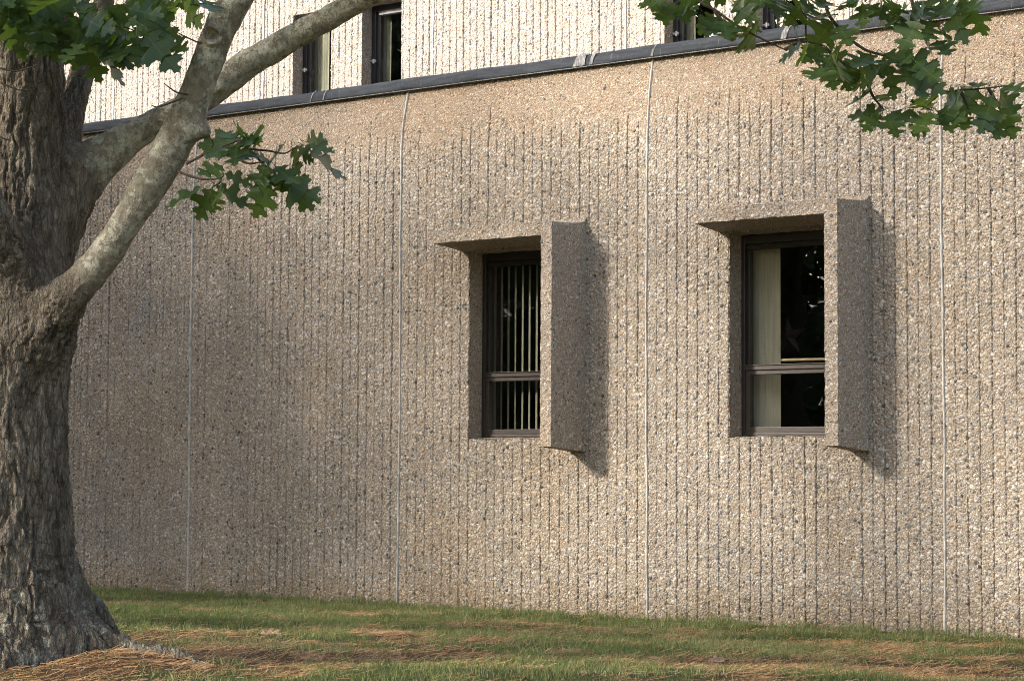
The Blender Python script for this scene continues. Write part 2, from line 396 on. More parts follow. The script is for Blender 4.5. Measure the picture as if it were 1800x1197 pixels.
def rib_wall(name, parent, mat, x0, x1, z0, z1, y, dx, dz, holes, topfade=None, seed=0, gdepth=.0098, gw=(.0021, .0033), chamfer=False):
    if dx < .010:
        off_ = np.array([-26, -19, -13, -8.2, -5, -2.6, 0, 2.6, 5, 8.2, 13, 19, 26, 32.8]) * 1e-3
        ks = np.arange(math.floor((x0 - JX0) / PITCH), math.ceil((x1 - JX0) / PITCH) + 1)
        xs = (JX0 + ks[:, None] * PITCH + off_[None]).ravel(); xs = np.sort(xs[(xs > x0 + .004) & (xs < x1 - .004)]); xs = np.concatenate([[x0], xs, [x1]])
    else: xs = np.arange(x0, x1 + dx / 2, dx); xs[-1] = x1
    zs = np.arange(z0, z1 + dz, dz); zs[-1] = z1
    near = np.ones(len(xs))
    for h in holes:
        for e in h[:2]: xs[np.argmin(abs(xs - e))] = e; near *= sstep(.0, .03, abs(xs - e))
        for e in h[2:]:
            if z0 < e < z1: zs[np.argmin(abs(zs - e))] = e
    near[[0, -1]] = 0
    X, Z = np.meshgrid(xs, zs); X = X.ravel(); Z = Z.ravel(); n = len(X); near = np.tile(near, len(zs))
    r = np.random.default_rng(seed)
    k0 = int(math.floor((x0 - JX0) / PITCH)) - 1; K = int((x1 - x0) / PITCH) + 6
    off = r.normal(0, .0009, K); dep = np.clip(r.normal(.95, .30, K), .3, 1.5) * gdepth; wid = r.uniform(gw[0], gw[1], K); tilt = r.normal(.0004, .0008, K); ztop = r.normal(0, .055, K); xo = r.normal(0, .0022, K)
    u = (X - JX0) / PITCH
    wob = (fbm(np.stack([np.round(u) * 7.3, Z * 9, Z * 0 + seed], 1), 3) - .5) * .0060 + (vnoise(np.stack([np.round(u) * 3.1, Z * 70, Z * 0 + 5], 1)) - .5) * .0022
    i = np.clip(np.floor(u).astype(int) - k0, 0, K - 1)
    e = np.round(u).astype(int); ei = np.clip(e - k0, 0, K - 1)
    dist = np.abs(u - e) * PITCH
    wv = wid[ei] * (.75 + .5 * vnoise(np.stack([ei * 5.7, Z * 45, Z * 0 + 2], 1)))
    g = np.exp(-(dist / wv) ** 2) * dep[ei] * (.42 + .75 * sstep(.25, .6, fbm(np.stack([ei * 11.7, Z * 5.5, Z * 0], 1), 3)))
    X = X + (wob + xo[ei] * .8) * near
    fr = u - np.floor(u)
    rel = off[i] + tilt[i] * (fr - .5) * 2 - .0010 * (2 * fr - 1) ** 6
    fade = np.ones(n)
    if topfade: fade = 1 - sstep(topfade[0], topfade[1], Z + ztop[ei] + (fbm(np.stack([X * 9, Z * 3, X * 0], 1), 2) - .5) * .10)
    lump = (fbm(np.stack([X * 9, Z * 9, X * 0 + 3.3], 1), 3) - .5) * .007
    Yv = y + (g - rel) * fade + lump
    if chamfer:
        Yv = Yv + .052 * sstep(2.80, 3.25, Z) * 1.25 + .006 * np.exp(-((Z - 2.86) / .07) ** 2)
    nx, nz = len(xs), len(zs)
    q = (np.arange(nz - 1)[:, None] * nx + np.arange(nx - 1)[None, :])
    keep = np.ones(q.shape, bool); cx = (xs[:-1] + xs[1:]) / 2; cz = (zs[:-1] + zs[1:]) / 2
    for h in holes: keep &= ~((cz[:, None] > h[2]) & (cz[:, None] < h[3]) & (cx[None, :] > h[0]) & (cx[None, :] < h[1]))
    q = q[keep]
    Q = np.stack([q, q + 1, q + 1 + nx, q + nx], 1)
    me = npmesh(name, np.stack([X, Yv, Z], 1), Q, smooth=True)
    return link(name, me, mat, parent)

rib_wall('ribbed_wall', wing, M['wall'], -12.2, -2.9, -.12, 3.20, WY, .0050, .0068, [(a, b, OZ0, OZ1) for a, b in OPEN], (2.78, 2.92), 3, chamfer=True)
rib_wall('ribbed_wall', wing, M['wall'], -17.0, -12.2, -.12, 3.20, WY, .012, .03, [], (2.78, 2.92), 4, gw=(.009, .012), chamfer=True)
rib_wall('ribbed_wall', wing, M['wall'], -2.9, 2.0, -.12, 3.20, WY, .012, .03, [], (2.78, 2.92), 5, gw=(.009, .012), chamfer=True)

# roof behind the edge
m = MB(); m.box(-17, 2, WY + .30, UY - .004, 2.95, 3.17); m.build('roof_slab', M['roof'], wing)

# metal edge along the roof, with a thin drip edge
prof = [(9.712, 3.158), (9.700, 3.160), (9.698, 3.172), (9.701, 3.200), (9.712, 3.222), (9.734, 3.236), (9.775, 3.241), (9.86, 3.238), (9.975, 3.20), (9.975, 3.05)]
m = MB(); N = 380; xs = np.linspace(-17, 2, N)
V = []
for i, x in enumerate(xs):
    wz = .0022 * math.sin(x * 3.1) + .0018 * math.sin(x * 11.3 + 1) + random.gauss(0, .0006)
    V += [(x, y + random.gauss(0, .0007), z + wz * (1 if j > 1 else .5)) for j, (y, z) in enumerate(prof)]
P = len(prof)
m.add(V, [(i * P + j, (i + 1) * P + j, (i + 1) * P + j + 1, i * P + j + 1) for i in range(N - 1) for j in range(P - 1)])
m.build('roof_edge', M['coping'], wing, smooth=True)
m = MB(); V = []
for x in xs: V += [(x, 9.7075, 3.1545), (x, 9.6955, 3.1550), (x, 9.6955, 3.1585), (x, 9.7075, 3.1585)]
m.add(V, [(i * 4 + j, (i + 1) * 4 + j, (i + 1) * 4 + (j + 1) % 4, i * 4 + (j + 1) % 4) for i in range(N - 1) for j in range(4)])
m.build('drip_edge', M['mastic'], wing)
# pale mastic smeared over the laps of the roof edge
def smear(x, w, h0, h1, seed):
    r = random.Random(seed); m = MB(); n = 10; V = []
    pts = [(9.6955, 3.163), (9.6985, 3.200), (9.7095, 3.2235), (9.733, 3.2385)]
    for i in range(n + 1):
        u = i / n
        for j, (y, z) in enumerate(pts):
            V.append((x + (u - .5) * w * (.7 + .5 * r.random()) + (z - 3.19) * .25, y - .0025, z * 1.0 + (h0 if j == 0 else 0) + (h1 * r.random() if j == 3 else 0)))
    m.add(V, [(i * 4 + j, (i + 1) * 4 + j, (i + 1) * 4 + j + 1, i * 4 + j + 1) for i in range(n) for j in range(3)])
    return m.build('mastic_patch', M['mastic'], wing, smooth=True)
for k, (px, py, w) in enumerate([(1020, 105, .075), (1041, 103, .022), (1148, 90, .012), (1379, 65, .035), (570, 172, .010), (548, 176, .008)]):
    smear(onplane(px, py, 9.70)[0], w, 0, .003, k)

# vertical sealant beads between the panels
def bead(x, parent, y, z0, z1, w=.0062, cham=True, seed=0):
    n = 90; V = []; s = MB(); r = random.Random(seed); ph = r.random() * 6
    for i in range(n + 1):
        z = z0 + (z1 - z0) * i / n
        c = 0
        if cham:
            t = min(max((z - 2.80) / .45, 0), 1); c = .052 * t * t * (3 - 2 * t) * 1.25 + .006 * math.exp(-((z - 2.86) / .07) ** 2)
        xo = .0035 * math.sin(z * 2.3 + ph) + .0016 * math.sin(z * 9 + ph * 2) + r.gauss(0, .0005); ww = w * (1 + .18 * math.sin(z * 17 + ph) + r.gauss(0, .06))
        yy = y + c - .0085
        V += [(x + xo - ww, yy + .014, z), (x + xo - ww * .7, yy + .001, z), (x + xo, yy - .0022, z), (x + xo + ww * .7, yy + .001, z), (x + xo + ww, yy + .014, z)]
    s.add(V, [(i * 5 + j, (i + 1) * 5 + j, (i + 1) * 5 + j + 1, i * 5 + j + 1) for i in range(n) for j in range(4)])
    return s.build('sealant_joint', M['sealant'], parent, smooth=True)
for k in range(-3, 5): bead(JX0 + k * PANEL, wing, WY, -.05, 3.156, seed=k)

# the projecting concrete hood and fin around each window, one casting
FY = WY - .300; RY = 9.805
def surround(o):
    m = MB(); W0 = WY + .012
    hx0, hx1 = -7.262 + o, -6.414 + o; fx = -6.489 + o; wx0, wx1 = -7.280 + o, -6.374 + o
    zt, zh, zb = 2.221, 2.148, .953
    f = .020; n = lambda a: max(1, int(a / f))
    # front face: hood and fin
    m.patch((hx0, FY, zh), (fx, FY, zh), (fx, FY, zt), (hx0, FY, zt), n(fx - hx0), 4)
    m.patch((fx, FY, zh), (hx1, FY, zh), (hx1, FY, zt), (fx, FY, zt), 4, 4)
    m.patch((fx, FY, zb), (hx1, FY, zb), (hx1, FY, zh), (fx, FY, zh), 4, n(zh - zb))
    # top with a small cove where it meets the wall
    tp = [(FY, zt), (FY + .09, zt + .004), (FY + .18, zt + .009), (FY + .25, zt + .016), (FY + .28, zt + .030), (W0, zt + .062)]
    tx0 = lambda y: hx0 + (wx0 - hx0) * (y - FY) / (W0 - FY)
    tx1 = lambda y: hx1 + (wx1 - hx1) * (y - FY) / (W0 - FY)
    for (ya, za), (yb, zb_) in zip(tp, tp[1:]):
        m.patch((tx0(ya), ya, za), (tx1(ya), ya, za), (tx1(yb), yb, zb_), (tx0(yb), yb, zb_), n(hx1 - hx0), 3)
        # outer faces, left end of the hood and right face of the fin
        lo = lambda y: zb + (.926 - zb) * (y - FY) / (W0 - FY)
        m.patch((tx1(ya), ya, lo(ya)), (tx1(yb), yb, lo(yb)), (tx1(yb), yb, zb_), (tx1(ya), ya, za), 3, n(zt - zb))
        lh = lambda y: zh + (2.130 - zh) * (y - FY) / (W0 - FY)
        m.patch((tx0(ya), ya, lh(ya)), (tx0(yb), yb, lh(yb)), (tx0(yb), yb, zb_), (tx0(ya), ya, za), 3, 4)
    # underside of the fin
    m.patch((fx, FY, zb), (hx1, FY, zb), (wx1, W0, .926), (fx + .004, W0, .926), 4, 14)
    # soffit of the hood, running on into the recess
    m.patch((hx0, FY, zh), (fx, FY, zh), (fx + .004, W0, 2.130), (wx0, W0, 2.130), n(fx - hx0), 14)
    m.patch((-7.212 + o, W0 - .013, 2.130), (fx, W0 - .013, 2.130), (fx, RY, 2.121), (-7.212 + o, RY, 2.121), n(.7), 7)
    # inner face of the fin, left jamb, sill
    m.patch((fx, FY, zb), (fx + .004, W0, .926), (fx + .004, W0, 2.130), (fx, FY, zh), 14, n(zt - zb))
    m.patch((fx + .002, WY - .002, 1.0), (fx, RY, 1.0), (fx, RY, 2.125), (fx + .002, WY - .002, 2.130), 7, n(1.1))
    m.patch((-7.212 + o, WY + .001, 1.0), (-7.212 + o, RY, 1.0), (-7.212 + o, RY, 2.125), (-7.212 + o, WY + .001, 2.131), 7, n(1.1))
    m.patch((-7.214 + o, WY - .003, 1.003), (fx, WY - .003, 1.003), (fx, RY, 1.012), (-7.214 + o, RY, 1.012), n(.7), 7)
    ob = m.build('window_surround', M['surround'], wing, weld=.0006, jitter=.0011)
    return ob
for k in range(2): surround(1.774 * k)

# windows: dark bronze frame, fixed light above, hopper sash below
def window(o, parent):
    x0, x1 = -7.212 + o, -6.489 + o; y0 = 9.800
    m = MB(); fw = .024
    m.box(x0, x0 + fw, y0, y0 + .075, OZ0 + .007, OZ1, .003); m.box(x1 - fw, x1, y0, y0 + .075, OZ0 + .007, OZ1, .003)
    m.box(x0 + fw, x1 - fw, y0 + .001, y0 + .075, OZ1 - .050, OZ1, .003)
    m.box(x0 + fw, x1 - fw, y0 + .026, y0 + .070, OZ1 - .078, OZ1 - .0505, .002)
    m.box(x0 + fw, x0 + fw + .016, y0 + .026, y0 + .070, 1.402, OZ1 - .0785, .002); m.box(x1 - fw - .016, x1 - fw, y0 + .026, y0 + .070, 1.402, OZ1 - .0785, .002)
    w = m.build('window', M['bronze'], parent)
    m = MB(); m.box(x0 + fw, x1 - fw, y0 - .004, y0 + .072, 1.374, 1.4015, .003); m.box(x0 + fw, x1 - fw, y0 - .012, y0 + .0, 1.3995, 1.4035, .001)
    m.build('transom', M['bronze_brown'], w)
    m = MB(); m.box(x0 + fw, x1 - fw, y0 - .003, y0 + .072, OZ0 + .0075, 1.030, .003); m.build('bottom_rail', M['bronze_brown'], w)
    m = MB(); s0, s1 = x0 + fw + .001, x1 - fw - .001
    m.box(s0, s0 + .026, y0 + .004, y0 + .050, 1.031, 1.373, .002); m.box(s1 - .026, s1, y0 + .004, y0 + .050, 1.031, 1.373, .002)
    m.box(s0 + .0265, s1 - .0265, y0 + .006, y0 + .050, 1.350, 1.373, .002); m.box(s0 + .0265, s1 - .0265, y0 + .004, y0 + .050, 1.031, 1.062, .002)
    m.build('sash', M['bronze_brown'], w)
    m = MB(); m.box(x0 + fw + .02, x1 - fw - .02, y0 + .046, y0 + .051, 1.398, OZ1 - .070); m.build('glass_pane', M['glass'], w)
    m = MB(); m.box(s0 + .02, s1 - .02, y0 + .030, y0 + .035, 1.055, 1.356); m.build('glass_pane', M['glass'], w)
    return w
for k in range(2): window(1.774 * k, wing)
# the dim room behind them
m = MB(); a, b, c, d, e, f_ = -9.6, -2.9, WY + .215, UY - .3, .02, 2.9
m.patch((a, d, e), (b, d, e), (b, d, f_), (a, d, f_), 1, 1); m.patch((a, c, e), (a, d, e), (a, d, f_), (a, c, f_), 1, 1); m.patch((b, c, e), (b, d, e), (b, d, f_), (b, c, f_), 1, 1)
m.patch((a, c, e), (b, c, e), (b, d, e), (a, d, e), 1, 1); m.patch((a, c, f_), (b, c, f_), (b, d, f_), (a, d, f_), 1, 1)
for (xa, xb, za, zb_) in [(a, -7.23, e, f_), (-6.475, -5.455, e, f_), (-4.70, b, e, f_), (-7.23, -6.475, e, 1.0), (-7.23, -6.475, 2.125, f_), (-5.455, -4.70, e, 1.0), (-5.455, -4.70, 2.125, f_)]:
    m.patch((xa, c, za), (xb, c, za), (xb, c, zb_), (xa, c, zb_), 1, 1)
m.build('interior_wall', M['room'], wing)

# blinds and the things on the sill
VG = 'vertical blinds hung inside the hooded windows'
def slat_mesh(wd, z0, z1, curve=.006):
    n = 6; V = []
    for i in range(n + 1):
        u = i / n - .5
        for z in (z0, z1): V.append((u * wd, curve * (1 - 4 * u * u), z))
    return npmesh('slat', V, [(2 * i, 2 * i + 2, 2 * i + 3, 2 * i + 1) for i in range(n)], smooth=True)
bl = empty('vertical_blind', (-6.85, 9.93, OZ0), 'open vertical blind of thin separate beige slats, in the window nearer the oak', 'blind', VG)
sl0 = slat_mesh(.075, 1.02, 2.07)
def add_slat(parent, me, x, y, yaw, mat):
    o = bpy.data.objects.new('slat', me); COL.objects.link(o)
    if not me.materials: me.materials.append(mat)
    o.parent = parent; o.location = Vector((x, y, 0)) - Vector(parent.location); o.rotation_euler = (0, 0, yaw); return o
view = math.atan2(9.9, -6.9)
for i, px in enumerate([866, 882, 894, 906, 919, 931, 943.6, 956, 968, 980, 992]):
    p = onplane(px, 600, 9.945); add_slat(bl, sl0, p[0], 9.945, view + (math.radians(7.5) if i else math.radians(35)) + random.gauss(0, .02), M['blind'])
m = MB(); m.box(-7.19, -6.50, 9.92, 9.97, 2.071, 2.10, .004); m.build('headrail', M['bronze_brown'], bl)
b2 = empty('vertical_blind', (-5.36, 9.93, OZ0), 'vertical blind drawn into a solid pale strip, in the window with the star', 'blind', VG)
sl1 = slat_mesh(.085, 1.03, 2.07, .004)
for i, px in enumerate([1318, 1332, 1347, 1358]):
    p = onplane(px, 600, 9.95); add_slat(b2, sl1, p[0], 9.945 + .004 * i, math.radians(4 + 3 * i), M['curtain'])
m = MB(); m.box(-5.42, -4.73, 9.92, 9.97, 2.071, 2.10, .004); m.build('headrail', M['bronze_brown'], b2)
# five-pointed tin star
m = MB(); c0 = onplane(1385, 592, 10.10); V = [c0 + np.array([0, -.028, 0])]
for i in range(10):
    a = math.pi / 2 + i * math.pi / 5 + .05; r = .118 if i % 2 == 0 else .046
    V.append(c0 + np.array([math.cos(a) * r, 0, math.sin(a) * r]))
V.append(c0 + np.array([0, .012, 0]))
m.add(V, [(0, 1 + i, 1 + (i + 1) % 10) for i in range(10)] + [(11, 1 + (i + 1) % 10, 1 + i) for i in range(10)])
tag(m.build('star_ornament', M['star']), 'dark five-pointed tin star hanging behind the glass of the right window', 'ornament')
m = MB(); pa, pb = onplane(1374, 633, 9.895), onplane(1462, 631, 9.895)
m.tube([pa, pa + (pb - pa) * .04, pa + (pb - pa) * .5, pb], [.006, .008, .008, .007], 8)
tag(m.build('wooden_stick', M['wood']), 'pale wooden stick lying on the middle rail inside the right window', 'stick')

# ================================================================== STOREY BEHIND
up = empty('building_storey', (-9.0, UY, 3.0), 'sunlit pale ribbed concrete storey with narrow recessed windows, rising behind the low wing roof', 'building')
UO = [(-10.993, -10.583), (-10.261, -9.858), (-7.446, -7.036), (-6.714, -6.311)]
rib_wall('ribbed_wall', up, M['upper'], -15.2, -4.2, 3.1, 5.3, UY, .0070, .010, [(a, b, 3.0, 4.53) for a, b in UO], None, 21, .0125, (.0034, .0052))
rib_wall('ribbed_wall', up, M['upper'], -19.0, -4.2, 5.3, 7.4, UY, .014, .05, [], None, 22, .020, (.012, .016))
rib_wall('ribbed_wall', up, M['upper'], -19.0, -15.2, 3.1, 5.3, UY, .014, .05, [], None, 23, .020, (.012, .016))
rib_wall('ribbed_wall', up, M['upper'], -4.2, 2.0, 3.1, 7.4, UY, .014, .05, [], None, 24, .020, (.012, .016))
m = MB(); m.box(-19, 2, UY + .45, UY + 6, 7.1, 7.38); m.build('roof_slab', M['roof'], up)
for k in range(-5, 6):
    x = -9.54 + k * PANEL
    if -18 < x < 1: bead(x, up, UY, 3.15, 7.4, .007, False, 40 + k)
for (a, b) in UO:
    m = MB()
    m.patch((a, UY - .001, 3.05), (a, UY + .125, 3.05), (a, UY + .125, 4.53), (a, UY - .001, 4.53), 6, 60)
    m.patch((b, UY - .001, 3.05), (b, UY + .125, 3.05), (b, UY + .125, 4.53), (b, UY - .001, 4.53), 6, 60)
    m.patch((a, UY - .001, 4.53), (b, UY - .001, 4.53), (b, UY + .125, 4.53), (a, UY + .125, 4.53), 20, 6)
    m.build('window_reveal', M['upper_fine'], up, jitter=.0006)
    m = MB(); y = UY + .12
    m.box(a, a + .040, y, y + .06, 3.2, 4.53, .003); m.box(b - .04, b, y, y + .06, 3.2, 4.53, .003)
    m.box(a + .04, b - .04, y, y + .06, 4.485, 4.53, .003)
    m.box(a + .0405, a + .075, y + .02, y + .06, 3.2, 4.4845, .002)
    w = m.build('window', M['black_frame'], up)
    m = MB(); m.box(a + .0755, b - .041, y - .002, y + .05, 4.452, 4.484, .003); m.build('head_rail', M['zinc'], w)
    m = MB(); m.box(a + .07, b - .035, y + .030, y + .036, 3.2, 4.47); m.build('glass_pane', M['glass'], w)
    lz = 3.985 + (.045 if a < -9 else .0) + (.02 if a in (UO[0][0],) else 0)
    lz = {-10.993: 4.085, -10.261: 4.075, -7.446: 3.955, -6.714: 3.925}[a]
    m = MB(); m.box(a + .006, a + .052, y - .016, y - .001, lz, lz + .018, .002); m.box(a + .034, a + .046, y - .03, y - .0165, lz - .014, lz + .022, .002); m.tube([(a + .012, y - .03, lz + .009), (a + .012, y - .005, lz + .009)], .006, 8)
    m.build('latch', M['alu'], w)
    # drawn curtain strip and a dark room behind
    m = MB(); n = 16; V = []
    cw = .19 if abs(a + 10.993) > .1 else .27
    for i in range(n + 1):
        x = a - .05 + cw * i / n; yy = y + .085 + .008 * math.sin(i * 1.9)
        V += [(x, yy, 3.2), (x, yy, 4.46)]
    m.add(V, [(2 * i, 2 * i + 2, 2 * i + 3, 2 * i + 1) for i in range(n)])
    cv = m.build('curtain', M['grey_curtain'], smooth=True)
    names = {-10.993: 'wide grey curtain in the upper window that the oak limb crosses', -10.261: 'narrow beige curtain strip in the upper window just right of the oak limb',
             -7.446: 'narrow curtain strip in the upper window behind the leftmost hanging oak leaves', -6.714: 'narrow curtain strip in the upper window right of the pier hidden by oak leaves'}
    tag(cv, names[a], 'curtain', 'curtains in the upper windows')
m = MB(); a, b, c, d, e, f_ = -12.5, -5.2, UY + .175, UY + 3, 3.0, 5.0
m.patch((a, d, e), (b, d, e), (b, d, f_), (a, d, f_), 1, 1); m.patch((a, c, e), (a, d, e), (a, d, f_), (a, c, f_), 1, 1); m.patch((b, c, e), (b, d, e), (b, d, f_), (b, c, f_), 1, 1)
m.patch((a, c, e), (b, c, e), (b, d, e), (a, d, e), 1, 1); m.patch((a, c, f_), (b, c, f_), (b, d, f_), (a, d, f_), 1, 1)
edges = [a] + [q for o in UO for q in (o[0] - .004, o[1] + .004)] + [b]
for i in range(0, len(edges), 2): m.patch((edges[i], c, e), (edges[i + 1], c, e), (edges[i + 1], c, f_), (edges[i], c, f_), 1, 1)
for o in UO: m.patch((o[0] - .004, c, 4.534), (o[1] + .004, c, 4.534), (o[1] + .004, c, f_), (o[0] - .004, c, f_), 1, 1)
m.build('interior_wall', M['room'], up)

# ================================================================== GROUND
TREE = oat(15, 1150, 8.75)
MND = oat(215, 1165, 8.40)
def gz(x, y):
    x = np.asarray(x, float); y = np.asarray(y, float)
    d = -.5795 * x + .8124 * y
    z = TREE[2] * .80 * sstep(.25, 4.4, WY - y) - 1.15 * (1 - sstep(1.5, 6.0, d))
    p = np.stack([x * 1.3, y * 1.3, x * 0], 1)
    z = z + (fbm(p, 3, 5) - .5) * .07 * (1 - sstep(9.2, 9.65, y))
    r = np.hypot(x - TREE[0], y - TREE[1])
    z = z + .015 * np.exp(-(r / .50) ** 2) + .055 * np.exp(-((x - MND[0]) ** 2 / .09 + (y - MND[1]) ** 2 / .05))
    z = np.where(y > WY + .1, -.05, z)
    return z
def green(x, y):
    """how grassy the ground is, 0 needles .. 1 turf"""
    x = np.asarray(x, float); y = np.asarray(y, float)
    g = fbm(np.stack([x * 2.3 + 3, y * 3.2, x * 0 + 1], 1), 4, 9) * 2.6 - .55
    g = g + (vnoise(np.stack([x * 6.5, y * 6.5, x * 0 + 7], 1), 12) - .5) * .75
    def blob(cx, cy, sx, sy, a, rot=-.5):
        u, v = (x - cx) * math.cos(rot) + (y - cy) * math.sin(rot), -(x - cx) * math.sin(rot) + (y - cy) * math.cos(rot)
        return a * np.exp(-(u / sx) ** 2 - (v / sy) ** 2)
    # view axis runs along (-.58,.81): rot .62 lays a blob across the picture
    g = g - 1.1 * np.exp(-(np.hypot(x - TREE[0], y - TREE[1]) / .72) ** 2) - .7 * np.exp(-(np.hypot(x - MND[0], y - MND[1]) / .5) ** 2)
    g = g + .70 * sstep(8.7, 9.5, y) * (1 - sstep(-6.0, -4.6, x)) + .34 * sstep(9.2, 9.6, y)
    for px, py, sx, sy, a_ in [(330, 1085, 1.1, .9, .55), (700, 1090, .9, .5, .40), (640, 1200, .60, .26, .8), (900, 1190, .5, .22, .65), (980, 1120, .6, .25, .35), (560, 1150, .9, .20, -.85), (230, 1160, .45, .30, -.95), (1350, 1140, 1.2, .5, -.30), (1700, 1160, .8, .5, -.45), (1120, 1180, .35, .2, .4)]:
        zc = TREE[2] * (.35 if py < 1130 else .8)
        q = R @ np.array([px - CX, py - CY, F]); q = CAMP + q * ((zc - EYE) / q[2])
        g = g + blob(q[0], q[1], sx, sy, a_, .62)
    return np.clip(g, 0, 1)
gx = np.unique(np.concatenate([np.linspace(-90, -14, 26), np.arange(-14, -1.5, .035), np.linspace(-1.5, 70, 26)]))
gy = np.unique(np.concatenate([np.linspace(-90, 3.0, 50), np.arange(3.0, 9.80, .035), np.linspace(9.8, 80, 20)]))
X, Y = np.meshgrid(gx, gy); X = X.ravel(); Y = Y.ravel(); nx, ny = len(gx), len(gy)
q = (np.arange(ny - 1)[:, None] * nx + np.arange(nx - 1)[None, :]).ravel()
me = npmesh('ground', np.stack([X, Y, gz(X, Y)], 1), np.stack([q, q + 1, q + 1 + nx, q + nx], 1), smooth=True, attrs={'green': green(X, Y)})
tag(link('ground', me, M['ground']), 'lawn of thin grass and brown pine litter in front of the concrete wall', kind='structure')

def scatter(n):
    """random ground points weighted to the lawn between camera and wall"""
    x = rng.uniform(-12.5, -1.5, n); y = rng.uniform(3.6, 9.66, n)
    p = proj(np.stack([x, y, x * 0], 1))
    k = (p[:, 0] > -350) & (p[:, 0] < 2150) & (p[:, 1] < 1360) & (np.hypot(x - TREE[0], y - TREE[1]) > .27)
    return x[k], y[k]
def blades(n, keepf, hmin, hmax, wd):
    x, y = scatter(n); g = green(x, y)
    cl = vnoise(np.stack([x * 13, y * 13, x * 0 + 4], 1), 3)
    k = rng.random(len(x)) < keepf(g) * (.25 + 1.1 * sstep(.3, .7, cl)); x, y, g, cl = x[k], y[k], g[k], cl[k]; n = len(x)
    h = rng.uniform(hmin, hmax, n) * (.55 + .75 * cl) * (.6 + .5 * g); a = rng.uniform(0, 2 * math.pi, n); ln = rng.uniform(.15, .95, n) * h; w = wd * rng.uniform(.6, 1.3, n)
    z = gz(x, y) - .004
    dx, dy = np.cos(a), np.sin(a); b = rng.uniform(0, 2 * math.pi, n); bx, by = np.cos(b) * w, np.sin(b) * w
    V = np.empty((n, 5, 3))
    V[:, 0] = np.stack([x - bx, y - by, z], 1); V[:, 1] = np.stack([x + bx, y + by, z], 1)
    mx, my, mz = x + dx * ln * .3, y + dy * ln * .3, z + h * .58
    V[:, 2] = np.stack([mx + bx * .75, my + by * .75, mz], 1); V[:, 3] = np.stack([mx - bx * .75, my - by * .75, mz], 1)
    V[:, 4] = np.stack([x + dx * ln, y + dy * ln, z + h], 1)
    i = np.arange(n)[:, None] * 5
    r = np.clip(rng.normal(.45, .2, n) + (vnoise(np.stack([x * 3, y * 3, x * 0], 1), 8) - .5) * .5 + (.28 - .25 * g), 0, 1)
    return V.reshape(-1, 3), i + np.array([[0, 1, 2, 3]]), i + np.array([[3, 2, 4]]), np.repeat(r, 5)
V, Q, T, r = blades(560000, lambda g: .9 * g ** 1.1 + .10, .010, .037, .0012)
def tufts():
    VV, QQ, TT, RR = [], [], [], []; n0 = 0
    spots = [(x, WY - abs(rng.normal(.07, .06)), rng.uniform(.5, 1.2)) for x in rng.uniform(-11.5, -3.2, 90)]
    spots += [(onplane(px, 1100, WY)[0], WY - .10, 1.7) for px in (1262, 1285, 1420, 1530, 1692, 1720, 640, 560)]
    zs_ = rng.uniform(-11, -2, 120); spots += [(x, y, rng.uniform(.4, .9)) for x, y in zip(zs_, rng.uniform(4.6, 9.2, 120)) if math.hypot(x - TREE[0], y - TREE[1]) > .5]
    for cx, cy, k in spots:
        n = int(26 * k) + 8; x = cx + rng.normal(0, .035 * k, n); y = np.minimum(cy + rng.normal(0, .025 * k, n), WY - .03); h = rng.uniform(.025, .062, n) * (.6 + .5 * k); a = rng.uniform(0, 6.28, n); l = h * rng.uniform(.2, .8, n); w = rng.uniform(.0009, .0017, n); z = gz(x, y) - .004; b = rng.uniform(0, 6.28, n); bx, by = np.cos(b) * w, np.sin(b) * w; dx, dy = np.cos(a), np.sin(a)
        V = np.stack([np.stack([x - bx, y - by, z], 1), np.stack([x + bx, y + by, z], 1), np.stack([x + dx * l * .3 + bx * .7, y + dy * l * .3 + by * .7, z + h * .6], 1), np.stack([x + dx * l * .3 - bx * .7, y + dy * l * .3 - by * .7, z + h * .6], 1), np.stack([x + dx * l, y + dy * l, z + h], 1)], 1)
        i = np.arange(n)[:, None] * 5 + n0; n0 += 5 * n; VV.append(V.reshape(-1, 3)); QQ.append(i + np.array([[0, 1, 2, 3]])); TT.append(i + np.array([[3, 2, 4]])); RR.append(np.repeat(np.clip(rng.normal(.42, .2, n), 0, 1), 5))
    return map(np.concatenate, (VV, QQ, TT, RR))
V2, Q2, T2, r2_ = tufts(); Q2 = Q2 + len(V); T2 = T2 + len(V); V, Q, T, r = np.concatenate([V, V2]), np.concatenate([Q, Q2]), np.concatenate([T, T2]), np.concatenate([r, r2_])
gr = link('grass', npmesh('grass', V, Q, T, attrs={'blade_random': r}), M['grass'])
tag(gr, 'short thin green grass growing on the lawn before the wall', kind='stuff')
x, y = scatter(420000); g = green(x, y); k = rng.random(len(x)) < np.clip(.56 - .56 * g, .05, 1) * (.3 + .9 * sstep(.3, .7, vnoise(np.stack([x * 6, y * 6, x * 0], 1), 21)))
x, y = x[k], y[k]; n = len(x); L_ = rng.uniform(.03, .075, n); a = rng.uniform(0, math.pi, n); w = rng.uniform(.0007, .0014, n)
z0 = gz(x, y) + rng.uniform(.001, .012, n); dz = rng.normal(0, .10, n) * L_; V = np.empty((n, 4, 3))
ca, sa = np.cos(a), np.sin(a)
for j, (s, t) in enumerate([(-1, -1), (1, -1), (1, 1), (-1, 1)]):
    V[:, j] = np.stack([x + s * ca * L_ / 2 - t * sa * w, y + s * sa * L_ / 2 + t * ca * w, z0 + s * np.abs(dz) + (t > 0) * w * .8], 1)
nd = link('pine_needles', npmesh('pine_needles', V.reshape(-1, 3), np.arange(n * 4).reshape(-1, 4), attrs={'blade_random': np.repeat(rng.random(n), 4)}), M['needle'])
tag(nd, 'fallen orange-brown pine needles scattered over the bare lawn', kind='stuff')

